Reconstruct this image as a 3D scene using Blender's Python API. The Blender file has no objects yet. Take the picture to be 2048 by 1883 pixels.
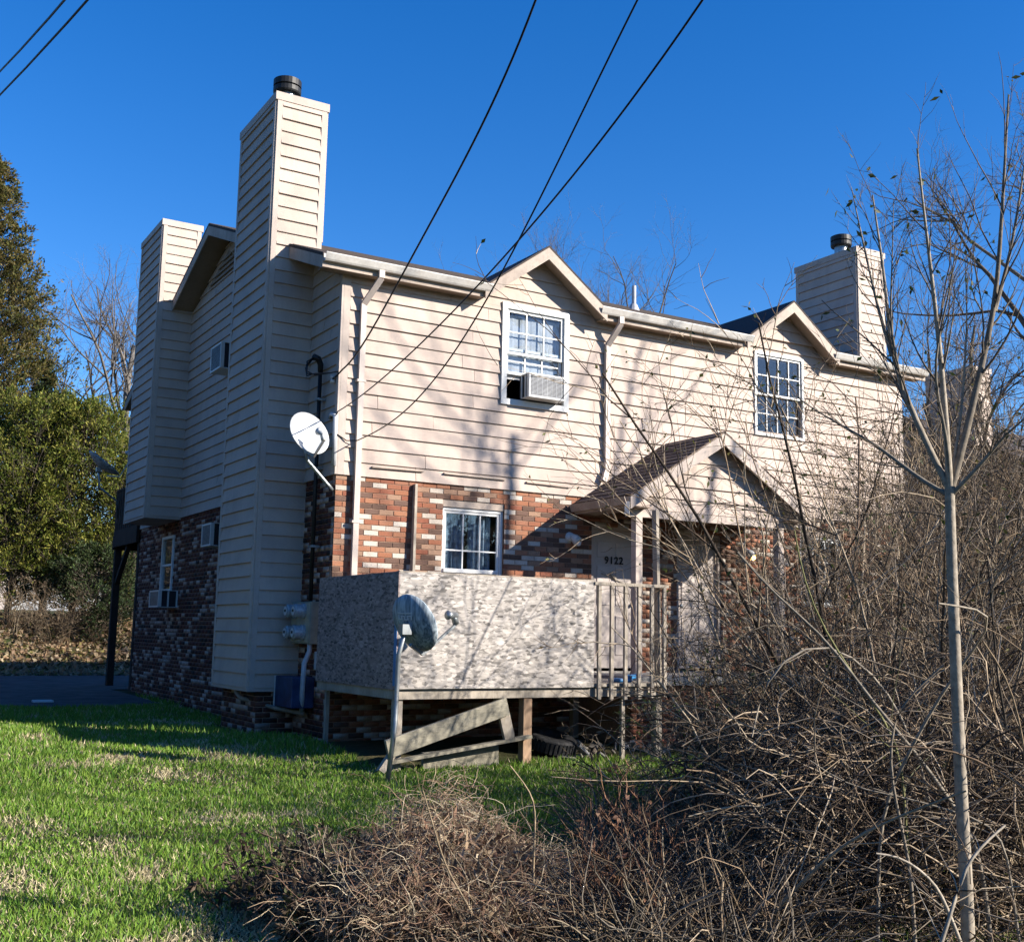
import bpy, bmesh, math, random
import numpy as np
from mathutils import Matrix, Vector

# ------------------------------------------------------------------ camera, sky, sun, exposure
# All numbers are in "house" metres: X along the front wall, Y into the house, Z = 0 where brick meets siding.
OFF = 3.3                                   # the ground by the house lies about 3.3 m below that line
SC = bpy.context.scene
COL = SC.collection
FPX, CX, CY = 2286.29, 1024.0, 941.5        # focal length in photo pixels
CAM = np.array([-5.3825, -13.3046, -1.9355])
YAW, PITCH, ROLL = 0.5384, 0.1413, 0.0187
_r = np.array([math.cos(YAW), -math.sin(YAW), 0]); _f = np.array([math.sin(YAW), math.cos(YAW), 0]); _u = np.array([0, 0, 1.0])
FW = _f * math.cos(PITCH) + _u * math.sin(PITCH); UP0 = _u * math.cos(PITCH) - _f * math.sin(PITCH)
RT = _r * math.cos(ROLL) + UP0 * math.sin(ROLL); UP = UP0 * math.cos(ROLL) - _r * math.sin(ROLL)
def ray(u, v): return RT * (u - CX) / FPX - UP * (v - CY) / FPX + FW
def at(u, v, d): return CAM + ray(u, v) * d
def onZ(u, v, z):
    r = ray(u, v); return CAM + r * (z - CAM[2]) / r[2]

cam = bpy.data.cameras.new('camera'); camo = bpy.data.objects.new('camera', cam); COL.objects.link(camo)
cam.sensor_width = 36.0; cam.lens = FPX / 2048 * 36.0; cam.clip_end = 2000; cam.clip_start = 0.05
M = Matrix(((RT[0], UP[0], -FW[0], CAM[0]), (RT[1], UP[1], -FW[1], CAM[1]), (RT[2], UP[2], -FW[2], CAM[2] + OFF), (0, 0, 0, 1)))
camo.matrix_world = M
SC.camera = camo

SUN_AZ, SUN_EL = math.radians(42), math.radians(25.5)   # azimuth from the wall normal (-Y) towards +X
sv = Vector((math.sin(SUN_AZ) * math.cos(SUN_EL), -math.cos(SUN_AZ) * math.cos(SUN_EL), math.sin(SUN_EL)))
w = bpy.data.worlds.new('World'); SC.world = w; w.use_nodes = True
nt = w.node_tree; sky = nt.nodes.new('ShaderNodeTexSky'); sky.sky_type = 'NISHITA'; sky.sun_disc = False
sky.sun_elevation = SUN_EL; sky.sun_rotation = math.atan2(sv.x, sv.y)
sky.altitude = 300; sky.air_density = 1.0; sky.dust_density = 0.15; sky.ozone_density = 3.2
hsv = nt.nodes.new('ShaderNodeHueSaturation'); hsv.inputs['Saturation'].default_value = 1.36; hsv.inputs['Hue'].default_value = 0.512; nt.links.new(sky.outputs[0], hsv.inputs['Color'])
bg = nt.nodes['Background']; nt.links.new(hsv.outputs[0], bg.inputs[0]); bg.inputs[1].default_value = 0.092
sun = bpy.data.lights.new('sun', 'SUN'); sun.energy = 5.0; sun.angle = math.radians(0.55); sun.color = (1.0, 0.93, 0.83)
suno = bpy.data.objects.new('sun', sun); COL.objects.link(suno)
suno.rotation_euler = sv.to_track_quat('Z', 'Y').to_euler(); suno.location = (8, -20, 25)
SC.view_settings.view_transform = 'Standard'; SC.view_settings.look = 'None'
SC.view_settings.exposure = 1.2; SC.view_settings.gamma = 1.0; SC.view_settings.use_curve_mapping = False

RNG = np.random.default_rng(7); random.seed(7)

# ------------------------------------------------------------------ materials
class NT:
    def __init__(s, name):
        s.m = bpy.data.materials.new(name); s.m.use_nodes = True; s.t = s.m.node_tree; s.n = s.t.nodes; s.b = s.n['Principled BSDF']
    def new(s, t, **k):
        n = s.n.new(t)
        for a, b in k.items(): setattr(n, a, b)
        return n
    def link(s, a, b): s.t.links.new(a, b)
    def coord(s, kind='Object', scale=(1, 1, 1), rot=(0, 0, 0)):
        if kind == 'World':
            g = s.new('ShaderNodeNewGeometry'); o = g.outputs['Position']
        else:
            c = s.new('ShaderNodeTexCoord'); o = c.outputs[kind]
        mp = s.new('ShaderNodeMapping'); mp.inputs['Scale'].default_value = scale; mp.inputs['Rotation'].default_value = rot
        s.link(o, mp.inputs[0]); return mp.outputs[0]
    def noise(s, co, scale, detail=4, rough=.55, dist=0):
        n = s.new('ShaderNodeTexNoise'); n.inputs['Scale'].default_value = scale; n.inputs['Detail'].default_value = detail
        n.inputs['Roughness'].default_value = rough; n.inputs['Distortion'].default_value = dist; s.link(co, n.inputs['Vector']); return n.outputs['Fac']
    def ramp(s, fac, stops):
        n = s.new('ShaderNodeValToRGB'); cr = n.color_ramp
        while len(cr.elements) < len(stops): cr.elements.new(.5)
        for e, (p, c) in zip(cr.elements, stops):
            e.position = p; e.color = (c[0], c[1], c[2], 1) if len(c) == 3 else c
        s.link(fac, n.inputs[0]); return n.outputs[0]
    def mix(s, fac, a, b, blend='MIX'):
        n = s.new('ShaderNodeMix', data_type='RGBA', blend_type=blend)
        for i, x in ((0, fac), (6, a), (7, b)):
            if isinstance(x, (int, float)): n.inputs[i].default_value = x
            elif isinstance(x, (tuple, list)): n.inputs[i].default_value = (*x, 1)
            else: s.link(x, n.inputs[i])
        return n.outputs[2]
    def math(s, op, a, b=None):
        n = s.new('ShaderNodeMath', operation=op)
        for i, x in ((0, a), (1, b)):
            if x is None: continue
            if isinstance(x, (int, float)): n.inputs[i].default_value = x
            else: s.link(x, n.inputs[i])
        return n.outputs[0]
    def bump(s, h, strength=.3, dist=.01):
        n = s.new('ShaderNodeBump'); n.inputs['Strength'].default_value = strength; n.inputs['Distance'].default_value = dist
        s.link(h, n.inputs['Height']); s.link(n.outputs[0], s.b.inputs['Normal'])
    def fin(s, col=None, rough=.8, spec=.3, metal=0):
        if col is not None:
            if isinstance(col, tuple): s.b.inputs['Base Color'].default_value = (*col, 1)
            else: s.link(col, s.b.inputs['Base Color'])
        if isinstance(rough, (int, float)): s.b.inputs['Roughness'].default_value = rough
        else: s.link(rough, s.b.inputs['Roughness'])
        s.b.inputs['Specular IOR Level'].default_value = spec; s.b.inputs['Metallic'].default_value = metal
        return s.m
    def rnd(s): return s.new('ShaderNodeObjectInfo').outputs['Random']
    def attr(s, name='col'): return s.new('ShaderNodeAttribute', attribute_name=name).outputs['Color']

ALB = .76
def albs(c, k=None): return tuple(x * (ALB if k is None else k) for x in c)
def m_paint(name, col, dirt_shade=(.3, .25, .2), amt=.45, rough=.75, grain=(1, 1, 1), rv=.10):
    col, dirt_shade = albs(col), albs(dirt_shade); t = NT(name); co = t.coord('World'); cg = t.coord('World', grain)
    n1 = t.noise(co, 1.7, 6, .62); n2 = t.noise(cg, 26, 4, .7)
    f = t.ramp(n1, [(.42, (0, 0, 0)), (.75, (1, 1, 1))])
    c = t.mix(t.math('MULTIPLY', f, amt), col, dirt_shade)
    c = t.mix(t.math('MULTIPLY', t.ramp(n2, [(.45, (0, 0, 0)), (.72, (1, 1, 1))]), amt * .55), c, dirt_shade)
    n3 = t.noise(t.coord('World', (7, 7, .5)), 1.0, 5, .6)
    c = t.mix(t.math('MULTIPLY', t.ramp(n3, [(.5, (0, 0, 0)), (.78, (1, 1, 1))]), amt * .7), c, dirt_shade)  # vertical streaks: dirt plus tree-shadow smudges painted into the colour
    v = t.math('ADD', t.math('MULTIPLY', t.rnd(), rv), 1 - rv * .5)
    hs = t.new('ShaderNodeHueSaturation'); t.link(v, hs.inputs['Value']); t.link(c, hs.inputs['Color'])
    t.bump(n2, .25, .004)
    return t.fin(hs.outputs[0], rough)
def m_plain(name, col, rough=.7, metal=0, spec=.3, var=.25, scale=9):
    col = albs(col); t = NT(name); co = t.coord('World'); n = t.noise(co, scale, 5, .6)
    d = tuple(c * (1 - var) for c in col); l = tuple(min(1, c * (1 + var * .6)) for c in col)
    return t.fin(t.ramp(n, [(.3, d), (.7, l)]), rough, spec, metal)
def m_attr(name, rough=.85, var=.25, scale=30, trans=0, bumpd=0):
    t = NT(name); co = t.coord('World'); n = t.noise(co, scale, 4, .65)
    k = t.ramp(n, [(.25, (ALB * (1 - var),) * 3), (.75, (ALB,) * 3)])
    c = t.mix(1.0, t.attr(), k, 'MULTIPLY')
    if bumpd: t.bump(n, .5, bumpd)
    m = t.fin(c, rough, .25)
    if trans:
        tr = t.new('ShaderNodeBsdfTranslucent'); t.link(c, tr.inputs[0]); ms = t.new('ShaderNodeMixShader'); ms.inputs[0].default_value = trans
        t.link(t.b.outputs[0], ms.inputs[1]); t.link(tr.outputs[0], ms.inputs[2]); t.link(ms.outputs[0], t.n['Material Output'].inputs[0])
    return m
def m_brick(name, cols):
    t = NT(name); co = t.coord('World'); n = t.noise(co, 55, 5, .7); n2 = t.noise(co, 9, 3, .6)
    r = t.rnd(); st = []; k = len(cols)
    rp = t.new('ShaderNodeValToRGB'); rp.color_ramp.interpolation = 'CONSTANT'; cr = rp.color_ramp
    while len(cr.elements) < k: cr.elements.new(.5)
    for i, (e, c) in enumerate(zip(cr.elements, cols)): e.position = i / k; e.color = (*albs(c), 1)
    t.link(r, rp.inputs[0])
    c = t.mix(1, rp.outputs[0], t.ramp(n, [(.2, (.62,) * 3), (.75, (1.05,) * 3)]), 'MULTIPLY')
    c = t.mix(t.math('MULTIPLY', t.ramp(n2, [(.5, (0, 0, 0)), (.8, (1, 1, 1))]), .35), c, (.16, .1, .08))
    t.bump(n, .6, .004); return t.fin(c, .88, .2)
def m_osb(name, tone):
    tone = albs(tone, ALB * 1.08); t = NT(name); lay = None
    for i, (rot, sc) in enumerate((((0, .35, 0), (16, 16, 46)), ((0, -.7, 0), (18, 18, 52)), ((0, 1.2, 0), (15, 15, 40)))):
        v = t.new('ShaderNodeTexVoronoi'); v.inputs['Scale'].default_value = 1.0; v.inputs['Randomness'].default_value = 1
        t.link(t.coord('World', sc, rot), v.inputs['Vector'])
        bwv = t.new('ShaderNodeSeparateColor'); t.link(v.outputs['Color'], bwv.inputs[0])
        c = t.ramp(bwv.outputs[i % 3], [(0, tuple(x * .3 for x in tone)), (.3, tuple(x * .72 for x in tone)), (.75, tone), (1, tuple(min(.95, x * 1.25) for x in tone))])
        lay = c if lay is None else t.mix(t.ramp(bwv.outputs[(i + 1) % 3], [(.45, (0, 0, 0)), (.55, (1, 1, 1))]), lay, c)
    n = t.noise(t.coord('World'), 3, 5, .6)
    c = t.mix(1, lay, t.ramp(n, [(.3, (.72,) * 3), (.7, (1.0,) * 3)]), 'MULTIPLY')
    t.bump(lay, .25, .004); return t.fin(c, .8, .25)
def m_wood(name, c0, c1, axis=(1, 1, 9), rough=.85):
    c0, c1 = albs(c0), albs(c1); t = NT(name); n = t.noise(t.coord('World', axis), 14, 5, .65, .4); n2 = t.noise(t.coord('World'), 5, 4)
    c = t.mix(1, t.ramp(n, [(.3, c0), (.7, c1)]), t.ramp(n2, [(.25, (.6,) * 3), (.7, (1,) * 3)]), 'MULTIPLY')
    t.bump(n, .4, .004); return t.fin(c, rough, .2)
def m_glass(name, tint=(.9, .95, 1), refl=.12):
    t = NT(name); tr = t.new('ShaderNodeBsdfTransparent'); tr.inputs[0].default_value = (*tint, 1)
    gl = t.new('ShaderNodeBsdfGlossy'); gl.inputs['Roughness'].default_value = .02
    lw = t.new('ShaderNodeLayerWeight'); lw.inputs[0].default_value = .5; fc = t.math('MULTIPLY', t.math('POWER', lw.outputs['Facing'], 4.0), .6)
    n = t.noise(t.coord('World'), 4, 2); b = t.new('ShaderNodeBump'); b.inputs['Strength'].default_value = .06; b.inputs['Distance'].default_value = .02
    t.link(n, b.inputs['Height']); t.link(b.outputs[0], gl.inputs['Normal'])
    ms = t.new('ShaderNodeMixShader'); t.link(t.math('ADD', fc, refl), ms.inputs[0]); t.link(tr.outputs[0], ms.inputs[1]); t.link(gl.outputs[0], ms.inputs[2])
    t.link(ms.outputs[0], t.n['Material Output'].inputs[0]); return t.m
MT = {}
MT['siding'] = m_paint('siding_paint', (.63, .505, .42), (.33, .26, .225), .42, .72, (1, 1, 6))
MT['trim'] = m_paint('tan_trim_paint', (.60, .50, .43), (.34, .27, .22), .4, .7)
MT['rake'] = m_paint('weathered_rake_paint', (.56, .46, .38), (.27, .21, .17), .7, .75)
MT['white'] = m_paint('white_vinyl', (.80, .80, .78), (.5, .48, .44), .25, .45, rv=.04)
MT['gutter'] = m_paint('gutter_enamel', (.72, .69, .64), (.35, .28, .22), .45, .4, rv=.04)
MT['downspout'] = m_paint('downspout_enamel', (.66, .56, .49), (.38, .30, .25), .3, .45, rv=.04)
MT['soffit'] = m_paint('soffit_paint', (.40, .31, .24), (.2, .15, .11), .5, .8)
MT['mortar'] = m_plain('mortar', (.42, .27, .19), .95, var=.35, scale=25)
MT['brick'] = m_brick('front_brick', [(.42, .175, .095), (.38, .15, .085), (.46, .21, .12), (.34, .125, .075), (.40, .18, .11), (.16, .095, .07), (.20, .12, .09), (.72, .63, .53), (.64, .55, .46), (.72, .64, .55), (.44, .27, .18)])
MT['brickattr'] = m_attr('brick_field', .88, .4, 50, bumpd=.004)
MT['shingle'] = m_plain('asphalt_shingle', (.085, .07, .066), .95, var=.5, scale=60)
MT['porchshingle'] = m_plain('porch_shingle', (.13, .095, .085), .95, var=.5, scale=60)
MT['black'] = m_plain('black_metal', (.02, .02, .02), .5)
MT['flue'] = m_plain('galvanised_flue', (.35, .38, .40), .35, .8)
MT['glass'] = m_glass('window_glass', (.92, .95, .97), .07)
MT['inside'] = m_plain('dark_interior', (.05, .042, .038), .9)
MT['curtain'] = m_plain('white_curtain', (.55, .55, .56), .9, var=.12, scale=6)
MT['bluecurtain'] = m_plain('pale_blue_drape', (.33, .42, .50), .9, var=.6, scale=14)
MT['door'] = m_paint('door_paint', (.60, .52, .47), (.33, .28, .25), .35, .6)
MT['concrete'] = m_plain('concrete', (.42, .39, .35), .9, var=.35, scale=12)
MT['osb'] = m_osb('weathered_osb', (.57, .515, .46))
MT['osbshade'] = m_osb('shaded_side_osb', (.44, .335, .305))  # darker copy of the strand board, side shade put into its tone
MT['wood'] = m_wood('weathered_lumber', (.40, .34, .27), (.58, .51, .42), (6, 6, 1))
MT['woodx'] = m_wood('weathered_plank', (.30, .27, .20), (.48, .44, .34), (1, 6, 6))
MT['newwood'] = m_wood('treated_post', (.38, .24, .15), (.52, .36, .24), (8, 8, 1))
MT['darkwood'] = m_wood('dark_timber', (.045, .03, .025), (.09, .065, .05), (8, 8, 1))
MT['plastic'] = m_paint('white_plastic', (.74, .74, .72), (.5, .47, .42), .25, .4, rv=.03)
MT['grille'] = m_plain('grey_grille', (.30, .31, .33), .5, .3)
MT['acdark'] = m_plain('dark_vent', (.03, .03, .035), .7)
MT['dish'] = m_paint('dish_enamel', (.56, .58, .59), (.36, .36, .36), .3, .35, rv=.02)
MT['dishgrey'] = m_paint('grey_dish_back', (.52, .58, .62), (.2, .23, .27), .75, .5, (9, 9, .7), rv=.02)
t = NT('streaked_dish'); n = t.noise(t.coord('World', (26, 26, 2.2)), 1.0, 4, .6, 1.2); n2 = t.noise(t.coord('World'), 6, 4)
c = t.ramp(n, [(.36, (.12, .155, .19)), (.5, (.27, .33, .37)), (.62, (.50, .57, .61))]); MT['dishgrey'] = t.fin(t.mix(1, c, t.ramp(n2, [(.3, (.7,) * 3), (.7, (1,) * 3)]), 'MULTIPLY'), .5, .3)
MT['steel'] = m_plain('galvanised_steel', (.42, .45, .46), .4, .7)
MT['metergreen'] = m_plain('meter_cabinet', (.30, .32, .27), .5)
MT['metertan'] = m_plain('meter_panel', (.50, .46, .36), .5)
MT['meterglass'] = m_plain('meter_glass', (.42, .46, .50), .15, 0, .6, .3, 40)
MT['blue'] = m_plain('blue_plastic', (.03, .06, .15), .45, var=.5, scale=7)
MT['bluetape'] = m_plain('blue_film', (.05, .25, .55), .4)
MT['cable'] = m_plain('cable_rubber', (.012, .012, .014), .5)
MT['pvc'] = m_plain('pvc_pipe', (.55, .56, .58), .4, var=.2)
MT['pipetan'] = m_plain('tan_drain_pipe', (.34, .27, .21), .6, var=.3)
MT['rubber'] = m_plain('tyre_rubber', (.03, .03, .032), .75, var=.5, scale=20)
MT['paper'] = m_plain('white_litter', (.72, .74, .76), .8, var=.1)
MT['number'] = m_plain('black_numeral', (.008, .008, .008), .5)
MT['asphalt'] = m_plain('asphalt', (.10, .098, .10), .95, var=.5, scale=3)
MT['bark'] = m_attr('bark', .9, .6, 26, bumpd=.006)
MT['leaf'] = m_attr('leaf', .6, .2, 12, .35)
MT['grass'] = m_attr('grass_blade', .55, .1, 3, .3)
MT['bulb'] = NT('lit_bulb').m
_b = MT['bulb'].node_tree.nodes['Principled BSDF']; _b.inputs['Emission Color'].default_value = (1, .62, .18, 1); _b.inputs['Emission Strength'].default_value = 5

# ------------------------------------------------------------------ mesh helpers
ROOT = {}
class MB:
    def __init__(s): s.v = []; s.f = []; s.c = []
    def add(s, vs, fs, col=None):
        o = len(s.v); s.v += [tuple(map(float, p)) for p in vs]; s.f += [tuple(i + o for i in f) for f in fs]
        s.c += [col] * len(fs); return s
    def box(s, x0, x1, y0, y1, z0, z1, col=None):
        return s.add([(x0, y0, z0), (x1, y0, z0), (x1, y1, z0), (x0, y1, z0), (x0, y0, z1), (x1, y0, z1), (x1, y1, z1), (x0, y1, z1)],
                     [(0, 3, 2, 1), (4, 5, 6, 7), (0, 1, 5, 4), (1, 2, 6, 5), (2, 3, 7, 6), (3, 0, 4, 7)], col)
    def bar(s, a, b, w, h, up=(0, 0, 1), col=None):
        a, b = Vector(a), Vector(b); d = (b - a).normalized(); u = Vector(up)
        if abs(d.dot(u)) > .98: u = Vector((0, 1, 0))
        x = d.cross(u).normalized() * (w / 2); z = x.cross(d).normalized() * (h / 2)
        return s.add([a - x - z, a + x - z, a + x + z, a - x + z, b - x - z, b + x - z, b + x + z, b - x + z],
                     [(0, 1, 2, 3), (7, 6, 5, 4), (0, 4, 5, 1), (1, 5, 6, 2), (2, 6, 7, 3), (3, 7, 4, 0)], col)
    def prism(s, poly, vec, col=None):
        n = len(poly); vec = Vector(vec); a = [Vector(p) for p in poly]
        return s.add(a + [p + vec for p in a], [tuple(range(n))[::-1], tuple(range(n, 2 * n))] + [(i, (i + 1) % n, n + (i + 1) % n, n + i) for i in range(n)], col)
    def tube(s, pts, r, n=8, col=None, cap=True):
        pts = [Vector(p) for p in pts]; rs = r if isinstance(r, (list, tuple)) else [r] * len(pts); vs = []; fs = []; pu = None
        for i, p in enumerate(pts):
            d = (pts[min(i + 1, len(pts) - 1)] - pts[max(i - 1, 0)]).normalized()
            if pu is None: pu = Vector((0, 0, 1)) if abs(d.z) < .9 else Vector((1, 0, 0))
            x = d.cross(pu).normalized(); y = x.cross(d).normalized(); pu = y
            for k in range(n):
                a = 2 * math.pi * k / n; vs.append(p + (x * math.cos(a) + y * math.sin(a)) * rs[i])
        for i in range(len(pts) - 1):
            for k in range(n): fs.append((i * n + k, i * n + (k + 1) % n, (i + 1) * n + (k + 1) % n, (i + 1) * n + k))
        if cap: fs += [tuple(range(n))[::-1], tuple(range((len(pts) - 1) * n, len(pts) * n))]
        return s.add(vs, fs, col)
    def lathe(s, c, axis, prof, n=20, col=None):
        """prof: list of (radius, distance along axis)"""
        c, ax = Vector(c), Vector(axis).normalized(); u = Vector((0, 0, 1)) if abs(ax.z) < .9 else Vector((1, 0, 0))
        x = ax.cross(u).normalized(); y = ax.cross(x); vs = []; fs = []
        for r, h in prof:
            for k in range(n):
                a = 2 * math.pi * k / n; vs.append(c + ax * h + (x * math.cos(a) + y * math.sin(a)) * r)
        for i in range(len(prof) - 1):
            for k in range(n): fs.append((i * n + k, i * n + (k + 1) % n, (i + 1) * n + (k + 1) % n, (i + 1) * n + k))
        return s.add(vs, fs, col)
    def build(s, name, mat, parent=None, smooth=False, bevel=0, kind=None, label=None):
        rl = ROOT.get(parent.name, Vector((0, 0, 0))) if parent else Vector((0, 0, 0))
        me = bpy.data.meshes.new(name)
        me.from_pydata([(x - rl.x, y - rl.y, z + OFF - rl.z) for x, y, z in s.v], [], s.f)
        if any(c is not None for c in s.c):
            ca = me.color_attributes.new('col', 'FLOAT_COLOR', 'CORNER'); a = []
            for f, c in zip(s.f, s.c): a += [*(c or (.5, .5, .5)), 1.0] * len(f)
            ca.data.foreach_set('color', a)
        me.update(); return finish(name, me, mat, parent, smooth, bevel, kind, label, rl)
def finish(name, me, mat, parent=None, smooth=False, bevel=0, kind=None, label=None, rl=Vector((0, 0, 0))):
    if mat is not None: me.materials.append(MT[mat] if isinstance(mat, str) else mat)
    if smooth: me.polygons.foreach_set('use_smooth', [True] * len(me.polygons))
    o = bpy.data.objects.new(name, me); COL.objects.link(o)
    if parent: o.parent = parent
    ROOT[o.name] = rl
    if bevel:
        b = o.modifiers.new('bevel', 'BEVEL'); b.width = bevel; b.segments = 2; b.limit_method = 'ANGLE'
    if kind: o['kind'] = kind
    if label: o['label'] = label
    return o
def thing(name, label, cat, base, group=None):
    o = bpy.data.objects.new(name, None); COL.objects.link(o); o.empty_display_size = .2
    o.location = (base[0], base[1], base[2] + OFF); ROOT[o.name] = Vector(o.location)
    return tag(o, label, cat, group)
def tag(o, label, cat, group=None):
    o['label'] = label; o['category'] = cat
    if group: o['group'] = group
    return o
def np_mesh(name, V, Fc, mat, parent=None, col=None, kind=None, label=None, smooth=False):
    """V (n,3) house coords, Fc (m,k) faces of one size, col (m,3) per face"""
    rl = ROOT.get(parent.name, Vector((0, 0, 0))) if parent else Vector((0, 0, 0))
    V = np.asarray(V, float) + np.array([-rl.x, -rl.y, OFF - rl.z]); Fc = np.asarray(Fc, np.int32); m, k = Fc.shape
    me = bpy.data.meshes.new(name); me.vertices.add(len(V)); me.vertices.foreach_set('co', V.ravel())
    me.loops.add(m * k); me.loops.foreach_set('vertex_index', Fc.ravel())
    me.polygons.add(m); me.polygons.foreach_set('loop_start', np.arange(0, m * k, k, dtype=np.int32))
    if col is not None:
        ca = me.color_attributes.new('col', 'FLOAT_COLOR', 'CORNER')
        cc = np.ones((m, k, 4)); cc[..., :3] = np.asarray(col)[:, None, :]; ca.data.foreach_set('color', cc.ravel())
    me.update(calc_edges=True)
    return finish(name, me, mat, parent, smooth, 0, kind, label, rl)

# ground height
def sstep(a, b, x):
    t = np.clip((x - a) / (b - a), 0, 1); return t * t * (3 - 2 * t)
def gz(x, y):
    x = np.asarray(x, float); y = np.asarray(y, float)
    z = -3.27 - .13 * sstep(0, -2.6, y) - .13 * sstep(-2.6, -8, y) + .07 * sstep(3, 10, y)
    z = z + 1.5 * sstep(18.2, 22.5, y) * sstep(16, 8, x) + .8 * sstep(25, 60, y)
    z = z + .025 * np.sin(x * 1.3 + .6 * y) * np.cos(y * 1.1) * sstep(0, -3, y)
    return z

# ------------------------------------------------------------------ ground
def grid_sheet(name, xs, ys, mat, dz=0, mask=None):
    X, Y = np.meshgrid(xs, ys); Z = gz(X, Y) + dz; V = np.stack([X, Y, Z], -1).reshape(-1, 3); nx = len(xs)
    i, j = np.meshgrid(np.arange(nx - 1), np.arange(len(ys) - 1)); a = (j * nx + i).ravel()
    F = np.stack([a, a + 1, a + 1 + nx, a + nx], 1)
    if mask is not None:
        cx = (xs[:-1] + xs[1:])[None, :] / 2 + 0 * ys[:-1, None]; cy = (ys[:-1] + ys[1:])[:, None] / 2 + 0 * xs[None, :-1]
        F = F[mask(cx, cy).ravel()]
    o = np_mesh(name, V, F, mat, smooth=True); o['kind'] = 'structure'; return o
t = NT('soil_and_turf'); co = t.coord('World'); n1 = t.noise(co, .45, 6, .6); n2 = t.noise(co, 14, 5, .7)
c = t.mix(t.ramp(n1, [(.42, (0, 0, 0)), (.62, (1, 1, 1))]), (.035, .05, .014), (.10, .085, .04))
c = t.mix(1, c, t.ramp(n2, [(.2, (.4,) * 3), (.8, (1.2,) * 3)]), 'MULTIPLY'); t.bump(n2, .6, .03); MT['ground'] = t.fin(c, .95, .15)
fx = np.unique(np.concatenate([np.linspace(-400, -30, 12), np.arange(-30, 45, .6), np.linspace(45, 500, 14)]))
fy = np.unique(np.concatenate([np.linspace(-120, -20, 8), np.arange(-20, 45, .6), np.linspace(45, 700, 14)]))
grid_sheet('ground', fx, fy, 'ground')
def dmask(x, y): return (y > 6.6 + .5 * np.sin(x * .9) - .09 * (x + 2)) & (y < 17.8 + .3 * np.sin(x)) & (x < 6) & ~((x > -.3) & (y < 10.6))
grid_sheet('driveway', np.arange(-30, 6.1, .3), np.arange(5, 18.5, .3), 'asphalt', .02, dmask)

# ------------------------------------------------------------------ the duplex
W, D = 10.42, 10.22
EXPO = .178
HR = .378                              # main roof slope
ZE = 2.76                             # eave top
def zroof(y): return ZE + (min(y, D - y) + .22) * HR
house = thing('duplex_house', 'two storey duplex with tan lap siding above mottled brick and three boxed chimneys', 'house', (W / 2, D / 2, -3.3))

MAPS = {'F': lambda s, z, t, y0: (s, y0 - t, z), 'L': lambda s, z, t, x0: (x0 - t, s, z), 'R': lambda s, z, t, x0: (x0 + t, s, z), 'B': lambda s, z, t, y0: (s, y0 + t, z)}
def lap(mb, mp, pos, sa0, sb0, sa1, sb1, z0, z1, zc, jit=0.0):
    """one lap board: s from sa0..sb0 at z0 to sa1..sb1 at z1; zc = course bottom; thick edge at the bottom"""
    th = lambda z: .030 - .024 * min(1, max(0, (z - zc) / EXPO)) + jit
    P = MAPS[mp]; b = -.02
    vs = [P(sa0, z0, b, pos), P(sb0, z0, b, pos), P(sb0, z0, th(z0), pos), P(sa0, z0, th(z0), pos),
          P(sa1, z1, b, pos), P(sb1, z1, b, pos), P(sb1, z1, th(z1), pos), P(sa1, z1, th(z1), pos)]
    mb.add(vs, [(0, 1, 2, 3), (7, 6, 5, 4), (0, 4, 5, 1), (1, 5, 6, 2), (2, 6, 7, 3), (3, 7, 4, 0)])
def clip_courses(parent, mp, pos, z0, z1, spans, holes=(), joints=True, lab=None):
    """spans(z) -> list of (sa, sb) available at height z; holes: (s0,s1,z0,z1)"""
    k = 0; zc = z0
    while zc < z1 - .01:
        zt = min(zc + EXPO, z1)
        cuts = sorted({zc, zt, *[h for H in holes for h in (H[2], H[3]) if zc < h < zt]})
        pieces = []
        for za, zb in zip(cuts, cuts[1:]):
            A = spans(za + 1e-4); B = spans(zb - 1e-4)
            for (a0, b0) in A:
                hit = [(a1, b1) for (a1, b1) in B if a1 < b0 and b1 > a0]
                (a1, b1) = hit[0] if hit else ((a0 + b0) / 2 - .01, (a0 + b0) / 2 + .01)
                segs = [[a0, b0, a1, b1]]
                for h in holes:
                    if h[2] < (za + zb) / 2 < h[3]:
                        new = []
                        for g in segs:
                            if h[1] <= g[0] or h[0] >= g[1]: new.append(g); continue
                            if h[0] > g[0]: new.append([g[0], h[0], g[2], h[0]])
                            if h[1] < g[1]: new.append([h[1], g[1], h[1], g[3]])
                        segs = new
                pieces += [(za, zb, g) for g in segs]
        # butt joints: group pieces of the course into boards
        if joints:
            js = [x for x in np.arange(-2, 14, 3.66) + random.uniform(-1.6, 1.6)]
        else: js = []
        boards = {}
        for za, zb, g in pieces:
            cutx = [j for j in js if g[0] + .25 < j < g[1] - .25 and g[2] + .1 < j < g[3] - .1]
            xs0 = [g[0]] + cutx + [g[1]]; xs1 = [g[2]] + cutx + [g[3]]
            for i in range(len(xs0) - 1):
                gap = .003
                key = (sum(j < (xs0[i] + xs0[i + 1]) / 2 for j in js), sum((h[0] + h[1]) / 2 < (xs0[i] + xs0[i + 1]) / 2 for h in holes if h[2] < zt and h[3] > zc))
                boards.setdefault(key, MB())
                lap(boards[key], mp, pos, xs0[i] + gap, xs0[i + 1] - gap, xs1[i] + gap, xs1[i + 1] - gap, za, zb, zc, random.uniform(-.0025, .0035) if za == zc else 0)
        for b in boards.values(): b.build('siding_board', 'siding', parent)
        zc += EXPO; k += 1
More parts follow.
